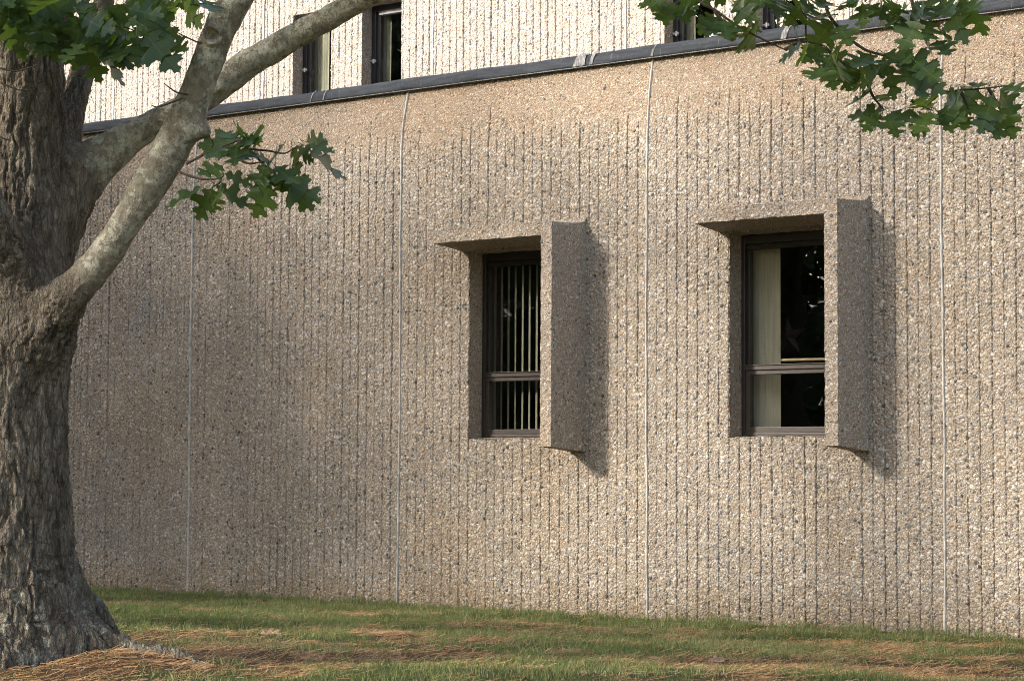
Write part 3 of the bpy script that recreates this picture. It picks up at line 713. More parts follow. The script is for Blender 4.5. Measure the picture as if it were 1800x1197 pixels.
# ================================================================== OAK
oak = empty('oak_tree', tuple(TREE), 'big oak with furrowed trunk and smooth lichen-spotted limbs, at the left of the lawn', 'tree')
def chain(pts, wpx=True):
    return [(oat(x, y, d), r / F * d * OK_) for x, y, d, r in pts]
chains = {
 'trunk': chain([(10, 1260, 8.75, 215), (12, 1190, 8.75, 178), (14, 1130, 8.75, 150), (14, 1075, 8.75, 140), (14, 1030, 8.75, 128), (14, 960, 8.75, 118), (15, 880, 8.75, 113), (16, 780, 8.75, 105), (16, 690, 8.75, 102), (18, 600, 8.75, 101), (20, 520, 8.76, 95), (24, 430, 8.8, 89), (30, 330, 8.86, 82), (34, 240, 8.9, 77), (40, 150, 8.92, 72), (48, 40, 8.95, 70), (50, -90, 9.0, 66), (54, -240, 9.0, 58)]),
 'limb_near': chain([(70, 590, 8.62, 60), (95, 553, 8.55, 42), (128, 512, 8.47, 32), (170, 468, 8.42, 29.5), (205, 420, 8.38, 27), (238, 368, 8.36, 28), (270, 312, 8.34, 32), (300, 264, 8.32, 33), (324, 216, 8.3, 32), (343, 165, 8.28, 30), (365, 105, 8.26, 29), (390, 45, 8.24, 28.5), (420, -10, 8.2, 28), (462, -90, 8.15, 26), (520, -190, 8.1, 24)]),
 'limb_far': chain([(52, 440, 8.85, 70), (88, 372, 8.9, 66), (128, 320, 8.95, 52), (175, 282, 9.0, 38), (220, 248, 9.02, 29), (265, 221, 9.03, 25.5), (315, 195, 9.04, 25.5), (370, 162, 9.03, 26), (430, 116, 9.0, 24.5), (480, 87, 8.97, 22.5), (540, 53, 8.92, 21.5), (600, 20, 8.88, 21), (655, -12, 8.82, 20.5), (740, -62, 8.7, 19), (850, -130, 8.55, 17)]),
 'limb_back': chain([(70, 300, 9.02, 46), (104, 240, 9.12, 34), (128, 180, 9.2, 25), (147, 120, 9.25, 22), (170, 50, 9.3, 20), (200, -60, 9.35, 18)]),
 'limb_left': chain([(30, 480, 8.62, 40), (6, 425, 8.5, 34), (-22, 370, 8.42, 34), (-60, 290, 8.36, 34), (-130, 180, 8.3, 32), (-240, 20, 8.25, 28)]),
 'root': chain([(90, 1130, 8.62, 60), (150, 1128, 8.62, 34), (195, 1136, 8.60, 22), (240, 1146, 8.58, 18), (280, 1148, 8.56, 17), (315, 1152, 8.54, 14), (348, 1164, 8.50, 9), (380, 1182, 8.45, 5)]),
 'root_back': chain([(60, 1100, 8.85, 90), (140, 1090, 9.0, 48), (176, 1104, 9.1, 28), (205, 1124, 9.2, 10)]),
 'root_front': chain([(0, 1150, 8.6, 120), (-20, 1180, 8.45, 70), (-40, 1205, 8.3, 40), (-55, 1240, 8.1, 22)]),
}
LN = list(chains)
def seg_dist(Pt, ch):
    best = np.full(len(Pt), 1e9); s_at = np.zeros(len(Pt)); ax = np.zeros((len(Pt), 3)); acc = 0; dirs = np.zeros((len(Pt), 3)); rr = np.zeros(len(Pt))
    for (a, ra), (b, rb) in zip(ch, ch[1:]):
        ab = b - a; L2 = ab.dot(ab); L = math.sqrt(L2)
        t = np.clip((Pt - a) @ ab / L2, 0, 1); c = a + t[:, None] * ab
        d = np.linalg.norm(Pt - c, axis=1) - (ra + (rb - ra) * t)
        k = d < best; best = np.where(k, d, best); s_at = np.where(k, acc + t * L, s_at); dirs[k] = ab / L; ax[k] = c[k]; rr = np.where(k, ra + (rb - ra) * t, rr)
        acc += L
    return best, s_at, ax, dirs, rr
def sdf(Pt, k=26.):
    D = np.stack([seg_dist(Pt, chains[n])[0] for n in LN], 1); m_ = D.min(1, keepdims=True)
    return m_[:, 0] - np.log(np.exp(-k * (D - m_)).sum(1)) / k, D
# rough union of tubes -> voxel remesh -> pull onto the smooth blend -> bark relief
m = MB()
for n_ in LN:
    ch = chains[n_]; m.tube([c[0] for c in ch], [c[1] for c in ch], 20)
tmp = m.build('tmp', None)
md = tmp.modifiers.new('r', 'REMESH'); md.mode = 'VOXEL'; md.voxel_size = .0052; md.adaptivity = 0
dg = bpy.context.evaluated_depsgraph_get(); ev = tmp.evaluated_get(dg); em = ev.to_mesh()
nv = len(em.vertices); V = np.empty(nv * 3, np.float32); em.vertices.foreach_get('co', V); V = V.reshape(-1, 3).astype(float)
lt = np.empty(len(em.polygons), np.int32); em.polygons.foreach_get('loop_total', lt); li = np.empty(len(em.loops), np.int32); em.loops.foreach_get('vertex_index', li)
assert (lt == 4).all(); Q = li.reshape(-1, 4).copy()
ev.to_mesh_clear(); bpy.data.objects.remove(tmp, do_unlink=True)
def grad(Pt, f0):
    e = .004; return np.stack([(sdf(Pt + np.eye(3)[i] * e)[0] - f0) / e for i in range(3)], 1)
for it in range(3):
    f0, D = sdf(V); g = grad(V, f0); g /= np.maximum(np.linalg.norm(g, axis=1, keepdims=True), .3)
    V = V - g * np.clip(f0, -.05, .05)[:, None] * .9
f0, D = sdf(V); N_ = grad(V, f0); N_ /= np.linalg.norm(N_, axis=1, keepdims=True)
W = np.exp(-22 * (D - D.min(1, keepdims=True))); W /= W.sum(1, keepdims=True)
SMOOTH = dict(trunk=0., limb_near=1., limb_far=.82, limb_back=.5, limb_left=.6, root=.1, root_back=.0, root_front=.0)
smooth = np.zeros(nv); disp = np.zeros(nv); ridge = np.zeros(nv)
for c, n_ in enumerate(LN):
    w = W[:, c]; d, s, ax, dr, rr = seg_dist(V, chains[n_])
    rad = V - ax
    sm = np.full(nv, SMOOTH[n_])
    if n_ in ('limb_near', 'limb_far', 'limb_left', 'limb_back'): sm = sm * sstep(.06, .50, s)
    bs = 1 / OK_
    p = np.stack([rad[:, 0] * 33 * bs, rad[:, 1] * 33 * bs, s * 4.2 * bs + rad[:, 2] * 4], 1)
    wp = np.stack([fbm(p * np.array([.45, .45, 1.5]) + 9, 3, 31), fbm(p * np.array([.45, .45, 1.5]) + 31, 3, 32), p[:, 0] * 0], 1) * 2.4
    n1 = np.abs(2 * vnoise(p + wp, 40 + c) - 1); n2 = np.abs(2 * vnoise(p * np.array([.9, .9, 1.15]) + wp + 17, 45 + c) - 1)
    r1 = sstep(.0, .42, n1) * (.35 + .65 * sstep(.0, .40, n2))
    p2 = np.stack([rad[:, 0] * 62 * bs, rad[:, 1] * 62 * bs, s * 17 * bs], 1); r2 = sstep(0, .5, np.abs(2 * vnoise(p2 + wp * 1.5, 60 + c) - 1))
    cr = sstep(0, .28, np.abs(2 * vnoise(np.stack([rad[:, 0] * 20, rad[:, 1] * 20, s * 22 * bs], 1) + wp, 71) - 1))
    dr_ = (r1 - .74) * .0115 + (r2 - .75) * .0050 + (cr - .85) * .0035
    dr_ = dr_ * (1 + .45 * sstep(.75, .2, V[:, 2] - TREE[2]))
    wr = (fbm(np.stack([rad[:, 0] * 10, rad[:, 1] * 10, s * 30], 1), 3, 80) - .5) * .007 + (fbm(V * 7, 3, 90) - .5) * .018
    disp += w * (dr_ * (1 - sm) + wr * (.3 + .7 * sm)); smooth += w * sm; ridge += w * r1
disp += (fbm(V * 3.5, 2, 99) - .5) * .028 * (1 - smooth)
# collar wrinkles where the near limb leaves the trunk
cw = W[:, LN.index('limb_near')] * (1 - smooth) * sstep(.35, .1, seg_dist(V, chains['limb_near'])[1])
pc = V * np.array([38, 38, 60.]); disp += cw * (np.abs(2 * fbm(pc, 2, 55) - 1) - .4) * .012
# knobs, the healed branch scar and the burr on the near limb
def knob(px, py, d, r, h):
    global V, disp
    c = oat(px, py, d); q = np.exp(-(np.linalg.norm(V - c, axis=1) / r) ** 2); return q * h
disp += knob(352, 228, 8.28, .030, .036) + knob(264, 384, 8.30, .024, .026) + knob(388, 152, 8.95, .024, .024)
sc = oat(372, 63, 8.18); rr_ = np.linalg.norm(V - sc, axis=1); disp += .017 * np.exp(-((rr_ - .027) / .008) ** 2) - .020 * np.exp(-(rr_ / .014) ** 2)
V = V + N_ * disp[:, None]
lich = .5 + .28 * sstep(.3, .8, smooth) + .20 * sstep(.50, .05, V[:, 2] - TREE[2]) - .12 * (1 - smooth) * sstep(.4, .8, V[:, 2] - TREE[2])
lich += .10 * W[:, LN.index('limb_far')] - .16 * sstep(0.1, -.7, -N_[:, 2]) * 0
# split into parts, keeping the blended normals
tmpm = npmesh('t', V, Q, smooth=True); NV = np.empty(nv * 3, np.float32); tmpm.vertex_normals.foreach_get('vector', NV); NV = NV.reshape(-1, 3)
lab = W.argmax(1)[Q].max(1) if False else np.array(W[Q].sum(1).argmax(1))
PART = dict(trunk='trunk', limb_near='limb', limb_far='limb', limb_back='limb', limb_left='limb', root='root', root_back='root', root_front='root')
LAB = dict(limb_near='smooth pale limb crossing in front', limb_far='lichen-mottled limb passing behind', limb_left='short limb leaning out of view', limb_back='thin dark limb rising behind the leaves', root='mossy surface root running right')
for c, n_ in enumerate(LN):
    q = Q[lab == c]
    if not len(q): continue
    u, inv = np.unique(q, return_inverse=True); inv = inv.reshape(-1, 4)
    me = npmesh(PART[n_], V[u], inv, smooth=True, attrs={'smoothness': smooth[u], 'ridge': ridge[u], 'lichen': lich[u]})
    me.normals_split_custom_set_from_vertices([tuple(x) for x in NV[u].astype(float)])
    ob = link(PART[n_], me, M['bark'], oak)
    if n_ in LAB: ob['label'] = LAB[n_]
bpy.data.meshes.remove(tmpm)
# upper limbs, above the picture, that carry the hanging sprays
def high_limb(pts, r0, r1):
    m = MB(); P_ = [np.array(p, float) for p in pts]; k = len(P_)
    # smooth the polyline
    S = []
    for i in range(k - 1):
        for t in np.linspace(0, 1, 6, endpoint=False):
            p0, p1, p2, p3 = P_[max(i - 1, 0)], P_[i], P_[i + 1], P_[min(i + 2, k - 1)]
            S.append(.5 * ((2 * p1) + (-p0 + p2) * t + (2 * p0 - 5 * p1 + 4 * p2 - p3) * t * t + (-p0 + 3 * p1 - 3 * p2 + p3) * t ** 3))
    S.append(P_[-1]); n = len(S)
    m.tube(S, [(r0 + (r1 - r0) * i / (n - 1)) * OK_ for i in range(n)], 12)
    return m
hl = [([oat(510, -175, 8.1), oat(620, -330, 7.9), oat(800, -470, 7.7), oat(1000, -540, 7.6), oat(1200, -560, 7.6)], .056, .028),
      ([oat(835, -122, 8.56), oat(1000, -200, 8.3), oat(1200, -240, 8.0), oat(1420, -230, 7.8), oat(1640, -180, 7.7), oat(1850, -120, 7.7)], .041, .014),
      ([oat(54, -235, 9.0), oat(70, -420, 9.0), oat(40, -700, 8.9), oat(90, -950, 8.9)], .145, .07),
      ([oat(-235, 15, 8.25), oat(-420, -150, 8.2), oat(-640, -300, 8.2)], .066, .03),
      ([oat(60, -380, 9.0), oat(200, -560, 9.2), oat(420, -720, 9.3)], .09, .03)]
for p, a, b in hl:
    o = high_limb(p, a, b).build('limb', M['bark'], oak, smooth=True)
    me = o.data
    for k_, v_ in (('smoothness', .8), ('ridge', .5), ('lichen', .7)):
        q = me.attributes.new(k_, 'FLOAT', 'POINT'); q.data.foreach_set('value', np.full(len(me.vertices), v_, np.float32))

# --- leaves
HALF = [(0, .008), (.05, .014), (.10, .05), (.15, .13), (.165, .225), (.20, .225), (.24, .265), (.262, .20), (.285, .135), (.33, .115), (.365, .17), (.385, .29), (.395, .38), (.44, .37), (.49, .445), (.515, .37), (.56, .385), (.60, .36), (.575, .26), (.58, .165), (.63, .115), (.675, .15), (.70, .225), (.735, .24), (.79, .30), (.80, .235), (.855, .235), (.835, .15), (.84, .10), (.88, .075), (.915, .10), (.96, .09), (.955, .045), (1.0, .0)]
def leaf_template():
    tm = []; cur = 0
    for t, w in HALF: cur = max(cur, min(1, t - .38 * w)); tm.append(cur)
    V = []; F_ = []; mid = []
    n = len(HALF)
    for i in range(n): V.append((0, tm[i], 0)); mid.append(1)
    for sgn in (1, -1):
        o = len(V)
        for t, w in HALF: V.append((sgn * w, t, 0)); mid.append(max(0, 1 - w / .3) * .9)
        for i in range(n - 1):
            F_.append((i, i + 1, o + i + 1, o + i) if sgn < 0 else (i, o + i, o + i + 1, i + 1))
    return np.array(V, float), np.array(F_), np.array(mid)
LT, LF, LMID = leaf_template()
class Leaves:
    def __init__(s): s.V = []; s.F = []; s.r = []; s.m = []; s.n = 0
    def add(s, base, tip, normal, width=.8, fold=.25, droop=.18, rnd=None, side=0.):
        base = np.array(base); ax = np.array(tip) - base; L = np.linalg.norm(ax)
        if L < 1e-4: return
        y = ax / L; nrm = np.array(normal, float); nrm = nrm - y * nrm.dot(y); nrm = _n(nrm); x = np.cross(y, nrm)
        jw = 1 + .10 * np.sin(LT[:, 1] * 9 + random.random() * 6) * np.sign(LT[:, 0] + 1e-9)
        lx = LT[:, 0] * L * width * jw; ly = LT[:, 1] * L
        wav = .035 * L * np.sin(LT[:, 1] * 11 + random.random() * 6) * np.abs(LT[:, 0]) * 2.5
        lz = np.abs(LT[:, 0]) * L * fold - droop * L * (LT[:, 1] ** 2 - LT[:, 1]) * -1.0 + wav
        lx = lx + side * L * (LT[:, 1] ** 2 - LT[:, 1])
        s.V.append(base + lx[:, None] * x + ly[:, None] * y + lz[:, None] * nrm); s.F.append(LF + s.n); s.n += len(LT)
        s.r.append(np.full(len(LT), random.random() if rnd is None else rnd)); s.m.append(LMID)
    def stalk(s, a, b):
        d = _n(b - a); u = _n(np.cross(d, [0, 0, 1.]) + 1e-6); w = np.cross(d, u); r = .0011
        v = [p + r * (math.cos(t) * u + math.sin(t) * w) for p in (a, b) for t in (0, 2.09, 4.19)]
        s.V.append(np.array(v)); s.F.append(np.array([(0, 1, 4, 3), (1, 2, 5, 4), (2, 0, 3, 5)]) + s.n); s.n += 6; s.r.append(np.full(6, .6)); s.m.append(np.ones(6))
    def build(s, name, mat, parent):
        me = npmesh(name, np.concatenate(s.V), np.concatenate(s.F), smooth=True, attrs={'leaf_random': np.concatenate(s.r), 'midrib': np.concatenate(s.m)})
        return link(name, me, mat, parent)
TOCAM = lambda p: _n(CAMP - p)
def put_leaf(S, T, b, t, d, rnd=None, twig=None, wscale=1.0):
    """leaf from its stalk end to its tip, tilted in depth at random"""
    base = oat(b[0], b[1], d); tip = oat(t[0], t[1], d)
    L0 = np.linalg.norm(tip - base)
    tip = base + (tip - base) * 1.05; L0 *= 1.05; true = max(L0, .128 * random.uniform(.85, 1.15)); dz = math.sqrt(max(true ** 2 - L0 ** 2, 0)) * random.choice([-1, 1]) * .9 + L0 * random.gauss(0, .14)
    fw = R[:, 2]; tip = tip + fw * dz
    nrm = TOCAM(base) * random.uniform(.65, 1.3) + np.array([0, 0, 1.]) * random.uniform(.35, 1.0) + np.array([random.gauss(0, .35), random.gauss(0, .35), 0])
    w = min(1.0, .145 / max(true, .08) * .85 + .18) * random.uniform(.85, 1.08) * wscale
    S.add(base, tip, nrm, width=w, fold=random.uniform(.05, .32), droop=random.uniform(.02, .22), rnd=rnd, side=random.gauss(0, .12))
    S.stalk(base - (tip - base) * random.uniform(.12, .2) + np.array([0, 0, .006]), base + (tip - base) * .04)
def twigs(T, lines, r0=.006, r1=.002):
    r0 *= OK_ * 1.05; r1 *= OK_ * 1.05
    for ln in lines:
        T = MB()
        P_ = [oat(*p) for p in ln]; S = []
        for i in range(len(P_) - 1):
            p0, p1, p2, p3 = P_[max(i - 1, 0)], P_[i], P_[i + 1], P_[min(i + 2, len(P_) - 1)]
            for t in np.linspace(0, 1, 5, endpoint=False):
                S.append(.5 * ((2 * p1) + (-p0 + p2) * t + (2 * p0 - 5 * p1 + 4 * p2 - p3) * t * t + (-p0 + 3 * p1 - 3 * p2 + p3) * t ** 3))
        S.append(P_[-1]); n = len(S); T.tube(S, [r0 + (r1 - r0) * i / (n - 1) for i in range(n)], 7); T.build('twig', M['twig'], oak, smooth=True)

# spray on the near limb
S = Leaves(); T = MB(); sx = lambda p: (280 + p[0] / 5, 210 + p[1] / 5)
mid = [((720, 190), (520, 95), .9), ((700, 190), (340, 225), .3), ((690, 200), (700, 430), .1), ((600, 240), (460, 370), .7), ((740, 170), (930, 220), .8), ((740, 150), (840, 245), .8), ((700, 140), (745, 100), .2), ((1090, 230), (940, 335), .2), ((1165, 240), (1200, 475), .1), ((1210, 240), (1330, 350), .2), ((1270, 230), (1540, 300), .9), ((1290, 200), (1450, 165), .7), ((1290, 235), (1630, 520), .1), ((930, 370), (830, 690), .0), ((960, 380), (890, 690), .1), ((990, 560), (820, 850), .8), ((1010, 400), (1260, 580), .1), ((1050, 500), (1400, 725), .15), ((1050, 520), (1340, 785), .6), ((570, 400), (380, 500), .8), ((560, 470), (800, 580), .75), ((480, 565), (780, 760), .3), ((400, 570), (60, 780), .15), ((470, 590), (310, 865), .0), ((470, 600), (430, 795), .8), ((490, 680), (590, 690), .5), ((800, 290), (935, 345), .5), ((820, 270), (770, 380), .6), ((760, 200), (900, 190), .8), ((1010, 460), (1060, 620), .1)]
for b, t, r in mid: put_leaf(S, T, sx(b), sx(t), 8.15 + random.gauss(0, .05), r)
twl = [[(240, 390), (430, 290), (560, 235), (700, 190)], [(700, 195), (740, 232), (800, 262), (960, 278), (1100, 300), (1190, 250), (1270, 230)], [(790, 262), (900, 380), (1010, 470), (1050, 510)], [(165, 462), (370, 525), (540, 515), (560, 470)], [(540, 515), (530, 560), (470, 590)], [(730, 370), (800, 390), (930, 370)]]
twigs(T, [[(*sx(p), 8.25 - .03 * i) for i, p in enumerate(l)] for l in twl], .0058, .0022)
S.build('leaf_spray', M['leaf'], oak)

# sprays hanging into the top right
S = Leaves(); T = MB(); sx = lambda p: (1100 + p[0] / 2.571, p[1] / 2.571)
rt = [((200, 0), (65, 10)), ((230, 10), (130, 100)), ((260, 20), (262, 108)), ((330, 20), (225, 30)), ((420, 70), (350, 185)), ((440, 80), (445, 200)), ((400, 60), (340, 140)), ((480, 20), (590, 110)), ((500, 30), (605, 125)), ((470, 90), (500, 160)), ((540, 120), (605, 190)), ((560, 20), (500, 72)), ((640, 10), (600, 60)), ((300, 0), (250, 50)), ((200, 20), (150, 60)),
      ((720, 0), (665, 100)), ((800, 0), (740, 95)), ((850, 20), (785, 80)), ((880, 60), (850, 115)), ((940, 90), (860, 195)), ((960, 110), (995, 225)), ((900, 80), (825, 110)), ((760, 130), (800, 150)), ((700, 10), (690, 60)), ((900, 0), (850, 60)),
      ((1060, 0), (955, 35)), ((1070, 10), (1060, 135)), ((1090, 20), (1175, 115)), ((1150, 0), (1190, 100)), ((1280, 20), (1195, 105)), ((1300, 30), (1345, 115)), ((1200, 0), (1260, 70)), ((1000, 0), (1010, 60)),
      ((1330, 80), (1235, 230)), ((1330, 90), (1405, 235)), ((1340, 100), (1195, 145)), ((1400, 110), (1505, 205)), ((1450, 20), (1365, 95)), ((1470, 10), (1545, 195)), ((1540, 20), (1650, 145)), ((1530, 10), (1605, 40)), ((1400, 180), (1422, 275)), ((1360, 20), (1300, 90)), ((1420, 0), (1450, 90)), ((1500, 0), (1560, 70)), ((1380, 90), (1330, 200)),
      ((800, 190), (705, 270)), ((805, 200), (815, 265)), ((910, 210), (788, 295)), ((950, 200), (1000, 305)), ((900, 290), (930, 415)), ((890, 300), (822, 380)), ((980, 290), (1022, 395)), ((1110, 240), (1005, 325)), ((1130, 250), (1075, 335)), ((860, 230), (900, 300)), ((930, 240), (880, 330)), ((960, 260), (950, 380)), ((1040, 260), (1000, 330)),
      ((1160, 240), (1255, 305)), ((1180, 290), (1222, 445)), ((1150, 300), (1085, 375)), ((1200, 270), (1295, 345)), ((1230, 250), (1425, 335)), ((1290, 300), (1335, 465)), ((1320, 310), (1435, 425)), ((1040, 340), (1062, 395)), ((1170, 260), (1140, 370)), ((1250, 280), (1260, 400)), ((1300, 270), (1400, 380)),
      ((1110, 410), (1028, 462)), ((1130, 430), (1205, 440)), ((1170, 500), (1028, 512)), ((1160, 510), (1062, 602)), ((1180, 510), (1205, 632)), ((1190, 500), (1282, 572)), ((1150, 510), (1120, 590)),
      ((1380, 500), (1280, 615)), ((1390, 510), (1455, 612)), ((1360, 510), (1325, 595)), ((1400, 500), (1505, 562)), ((1380, 490), (1278, 470)),
      ((1530, 400), (1655, 358)), ((1520, 410), (1478, 460)), ((1600, 390), (1478, 565)), ((1640, 400), (1620, 505)), ((1650, 480), (1642, 640)), ((1690, 480), (1765, 622)), ((1690, 400), (1795, 520)), ((1540, 520), (1562, 572)), ((1580, 400), (1545, 490)), ((1660, 420), (1600, 600)), ((1700, 390), (1770, 430))]
SP = [Leaves() for _ in range(7)]
def which(b): return SP[0] if b[0] < 680 else SP[6] if (b[0] > 1615 and b[1] > 340) else SP[3] if (b[0] > 1450 and b[1] > 340) else SP[4] if (b[0] < 1250 and b[1] > 400) else SP[5] if b[1] > 400 else SP[1] if b[1] < 185 else SP[2]
for b, t in rt: put_leaf(which(b), T, sx(b), sx(t), 7.55 + random.gauss(0, .10), None if random.random() < .4 else random.uniform(0, .4))
for k in range(16):   # the upper rim is thick with leaves that reach out of view
    x = random.uniform(1130, 1740); y = random.uniform(-70, -5); a = random.gauss(1.57, .9)
    put_leaf(which(((x - 1100) * 2.571, 0)), T, (x, y), (x + math.cos(a) * 55, y + math.sin(a) * 55), 7.55 + random.gauss(0, .12))
twl = [[(330, -120), (330, 0), (400, 45), (500, 115), (620, 180), (720, 226)], [(860, -80), (900, 10), (925, 80), (1000, 165), (1080, 225), (1160, 250), (1290, 290), (1410, 405), (1520, 408), (1640, 398), (1750, 385)], [(812, -90), (812, 60), (815, 170)], [(1090, 370), (1120, 440), (1170, 500)], [(1290, 455), (1380, 500)], [(1290, -60), (1300, 40), (1345, 110), (1400, 170)], [(1450, -80), (1470, 10), (1500, 60)], [(1640, 400), (1690, 490), (1730, 560)], [(720, 226), (800, 190), (900, 210)], [(900, 215), (960, 270), (1060, 325)], [(1160, -80), (1080, 10)], [(400, 50), (440, 100), (470, 150)], [(1510, 405), (1540, 470), (1560, 520)]]
twigs(T, [[(*sx(p), 7.6) for p in l] for l in twl], .0075, .0022)
for q in SP: q.build('leaf_spray', M['leaf'], oak)

# crown over the trunk, top left
S = Leaves(); T = MB(); sx = lambda p: (p[0] / 1.9956, p[1] / 1.9956)
tl = [((60, 40), (-20, 120)), ((100, 30), (60, 150)), ((150, 60), (110, 190)), ((200, 20), (150, 110)), ((230, 60), (260, 240)), ((180, 90), (100, 190)), ((260, 30), (330, 60)), ((300, 60), (250, 150)), ((330, 100), (430, 295)), ((300, 120), (350, 285)), ((340, 90), (470, 245)), ((380, 60), (480, 150)), ((420, 80), (370, 210)), ((450, 60), (560, 120)), ((500, 100), (620, 245)), ((560, 170), (670, 190)), ((540, 120), (480, 230)), ((480, 20), (600, 60)), ((520, 30), (620, 130)), ((380, 10), (450, 90)), ((330, 10), (270, 60)), ((400, 110), (330, 190)), ((30, 60), (20, 165)), ((120, 100), (40, 130)), ((590, 0), (590, 35)), ((640, 0), (690, 82)), ((680, 0), (660, 72)), ((720, 0), (762, 62)), ((620, 0), (575, 22)), ((250, 0), (200, 60)), ((140, 0), (60, 60)), ((60, 0), (0, 60)), ((10, 0), (-40, 40)), ((220, 110), (230, 205)), ((290, 150), (240, 230)), ((440, 130), (420, 235)), ((350, 50), (420, 100)), ((480, 120), (490, 240)), ((530, 140), (600, 200)), ((260, 90), (190, 150)), ((90, 60), (150, 140)), ((400, 160), (440, 230)), ((300, 20), (380, 130)), ((440, 10), (380, 90)), ((160, 20), (230, 100)), ((20, 20), (90, 90)), ((560, 60), (500, 160)), ((200, 110), (170, 210)), ((700, -10), (620, 30))]
for b, t in tl: put_leaf(S, T, sx(b), sx(t), 8.1 + random.gauss(0, .12), random.uniform(0, .55) if random.random() < .85 else .9)
for k in range(46):
    x = random.uniform(-80, 290); y = random.uniform(-80, 55) - abs(x - 130) * .03; a = random.gauss(1.4, .8)
    put_leaf(S, T, (x, y), (x + math.cos(a) * 68, y + math.sin(a) * 60), 8.15 + random.gauss(0, .16), random.uniform(0, .4))
twl = [[(-150, -60), (60, 10), (240, 60), (340, 100)], [(240, -80), (300, 40), (420, 90), (540, 130)], [(720, 152), (690, 148), (640, 125), (600, 105)], [(660, 332), (620, 325), (590, 305), (575, 292)], [(640, 345), (560, 375), (530, 370)], [(560, -80), (640, -10), (700, 10)], [(0, 240), (60, 250), (140, 225)], [(0, 290), (60, 315), (110, 318)], [(0, 480), (20, 490), (40, 488)]]
twigs(T, [[(*sx(p), 8.2) for p in l] for l in twl], .0045, .0016)
S.build('leaf_spray', M['leaf'], oak)['label'] = 'dark leaves over the trunk in the top left'

# rest of the oak's crown, above the picture
S = Leaves(); n = 0
tries = 0
while n < 1500 and tries < 40000:
    tries += 1
    c = random.choice([(150, -420, 8.6, 420, 300), (700, -560, 8.0, 420, 220), (1250, -420, 7.7, 420, 170), (-500, -320, 8.3, 300, 260), (50, -950, 9, 420, 260), (1650, -330, 7.7, 260, 120)])
    px = random.gauss(c[0], c[3] * .6); py = random.gauss(c[1], c[4] * .6); d = c[2] + random.gauss(0, .45)
    if py > -75 or random.random() < .01 and n > 1499: continue
    p = oat(px, py, d)
    # nothing between the sun and the sunlit storey
    t = (UY - p[1]) / -SUN[1]; h = p - SUN * t
    if h[2] > 3.4 and -16 < h[0] < -3: continue
    h = p - SUN * ((WY - p[1]) / -SUN[1])
    if -4 < h[2] < 3.3 and -9.5 < h[0] < -2: continue  # leaves that would shade the low wall are left out too
    dirn = _n(np.array([random.gauss(0, 1), random.gauss(0, 1), random.gauss(-.5, .5)]))
    S.add(p, p + dirn * random.uniform(.13, .19), np.array([random.gauss(0, .5), random.gauss(0, .5), 1]), width=.8, fold=.15); n += 1
S.build('leaf_spray', M['leaf'], oak)

# ================================================================== OTHER TREES (mirrored in the glass, crowns thinned to shape the light on the wall)
PATCH = [((960, 930), .30, .24, 1.), ((1180, 610), .22, .34, 1.), ((1085, 215), .30, .20, .9), ((1400, 890), .34, .36, 1.3), ((1710, 700), .22, .45, 1.), ((1040, 150), .25, .12, .6), ((560, 300), .5, .2, .4), ((1250, 240), .3, .2, .5), ((1180, 860), .2, .3, .6), ((1075, 300), .16, .26, -.22), ((1010, 235), .14, .16, -.15), ((1560, 960), .30, .30, -.14), ((1290, 560), .22, .30, -.10)]  # light and shade patches on the wall, shaped by thinning unseen crowns
PATCHW = [(onplane(p[0][0], p[0][1], WY), p[1], p[2], p[3]) for p in PATCH]
def want_open(P_):
    """share of sun let through toward the wall face along each ray"""
    t = (WY - P_[:, 1]) / -SUN[1]; H = P_ - SUN[None] * t[:, None]
    T_ = .155 + .065 * sstep(-10.9, -9.0, H[:, 0]) + .005 * sstep(-8, -6, H[:, 0])
    T_ = np.where(H[:, 2] < -.1, .52, T_)
    T_ = T_ + .12 * sstep(2.55, 2.95, H[:, 2]) * sstep(-9.2, -7.6, H[:, 0])
    for c, sx_, sz_, a in PATCHW: T_ = T_ + .95 * a * np.exp(-((H[:, 0] - c[0]) / (sx_ * 1.3)) ** 2 - ((H[:, 2] - c[2]) / (sz_ * 1.3)) ** 2)
    t2 = (UY - P_[:, 1]) / -SUN[1]; H2 = P_ - SUN[None] * t2[:, None]
    return T_, H, H2
TAU = {}
def bins(H): return np.floor((H[:, 0] + 20) / .30).astype(int), np.floor((H[:, 2] + 12) / .30).astype(int)
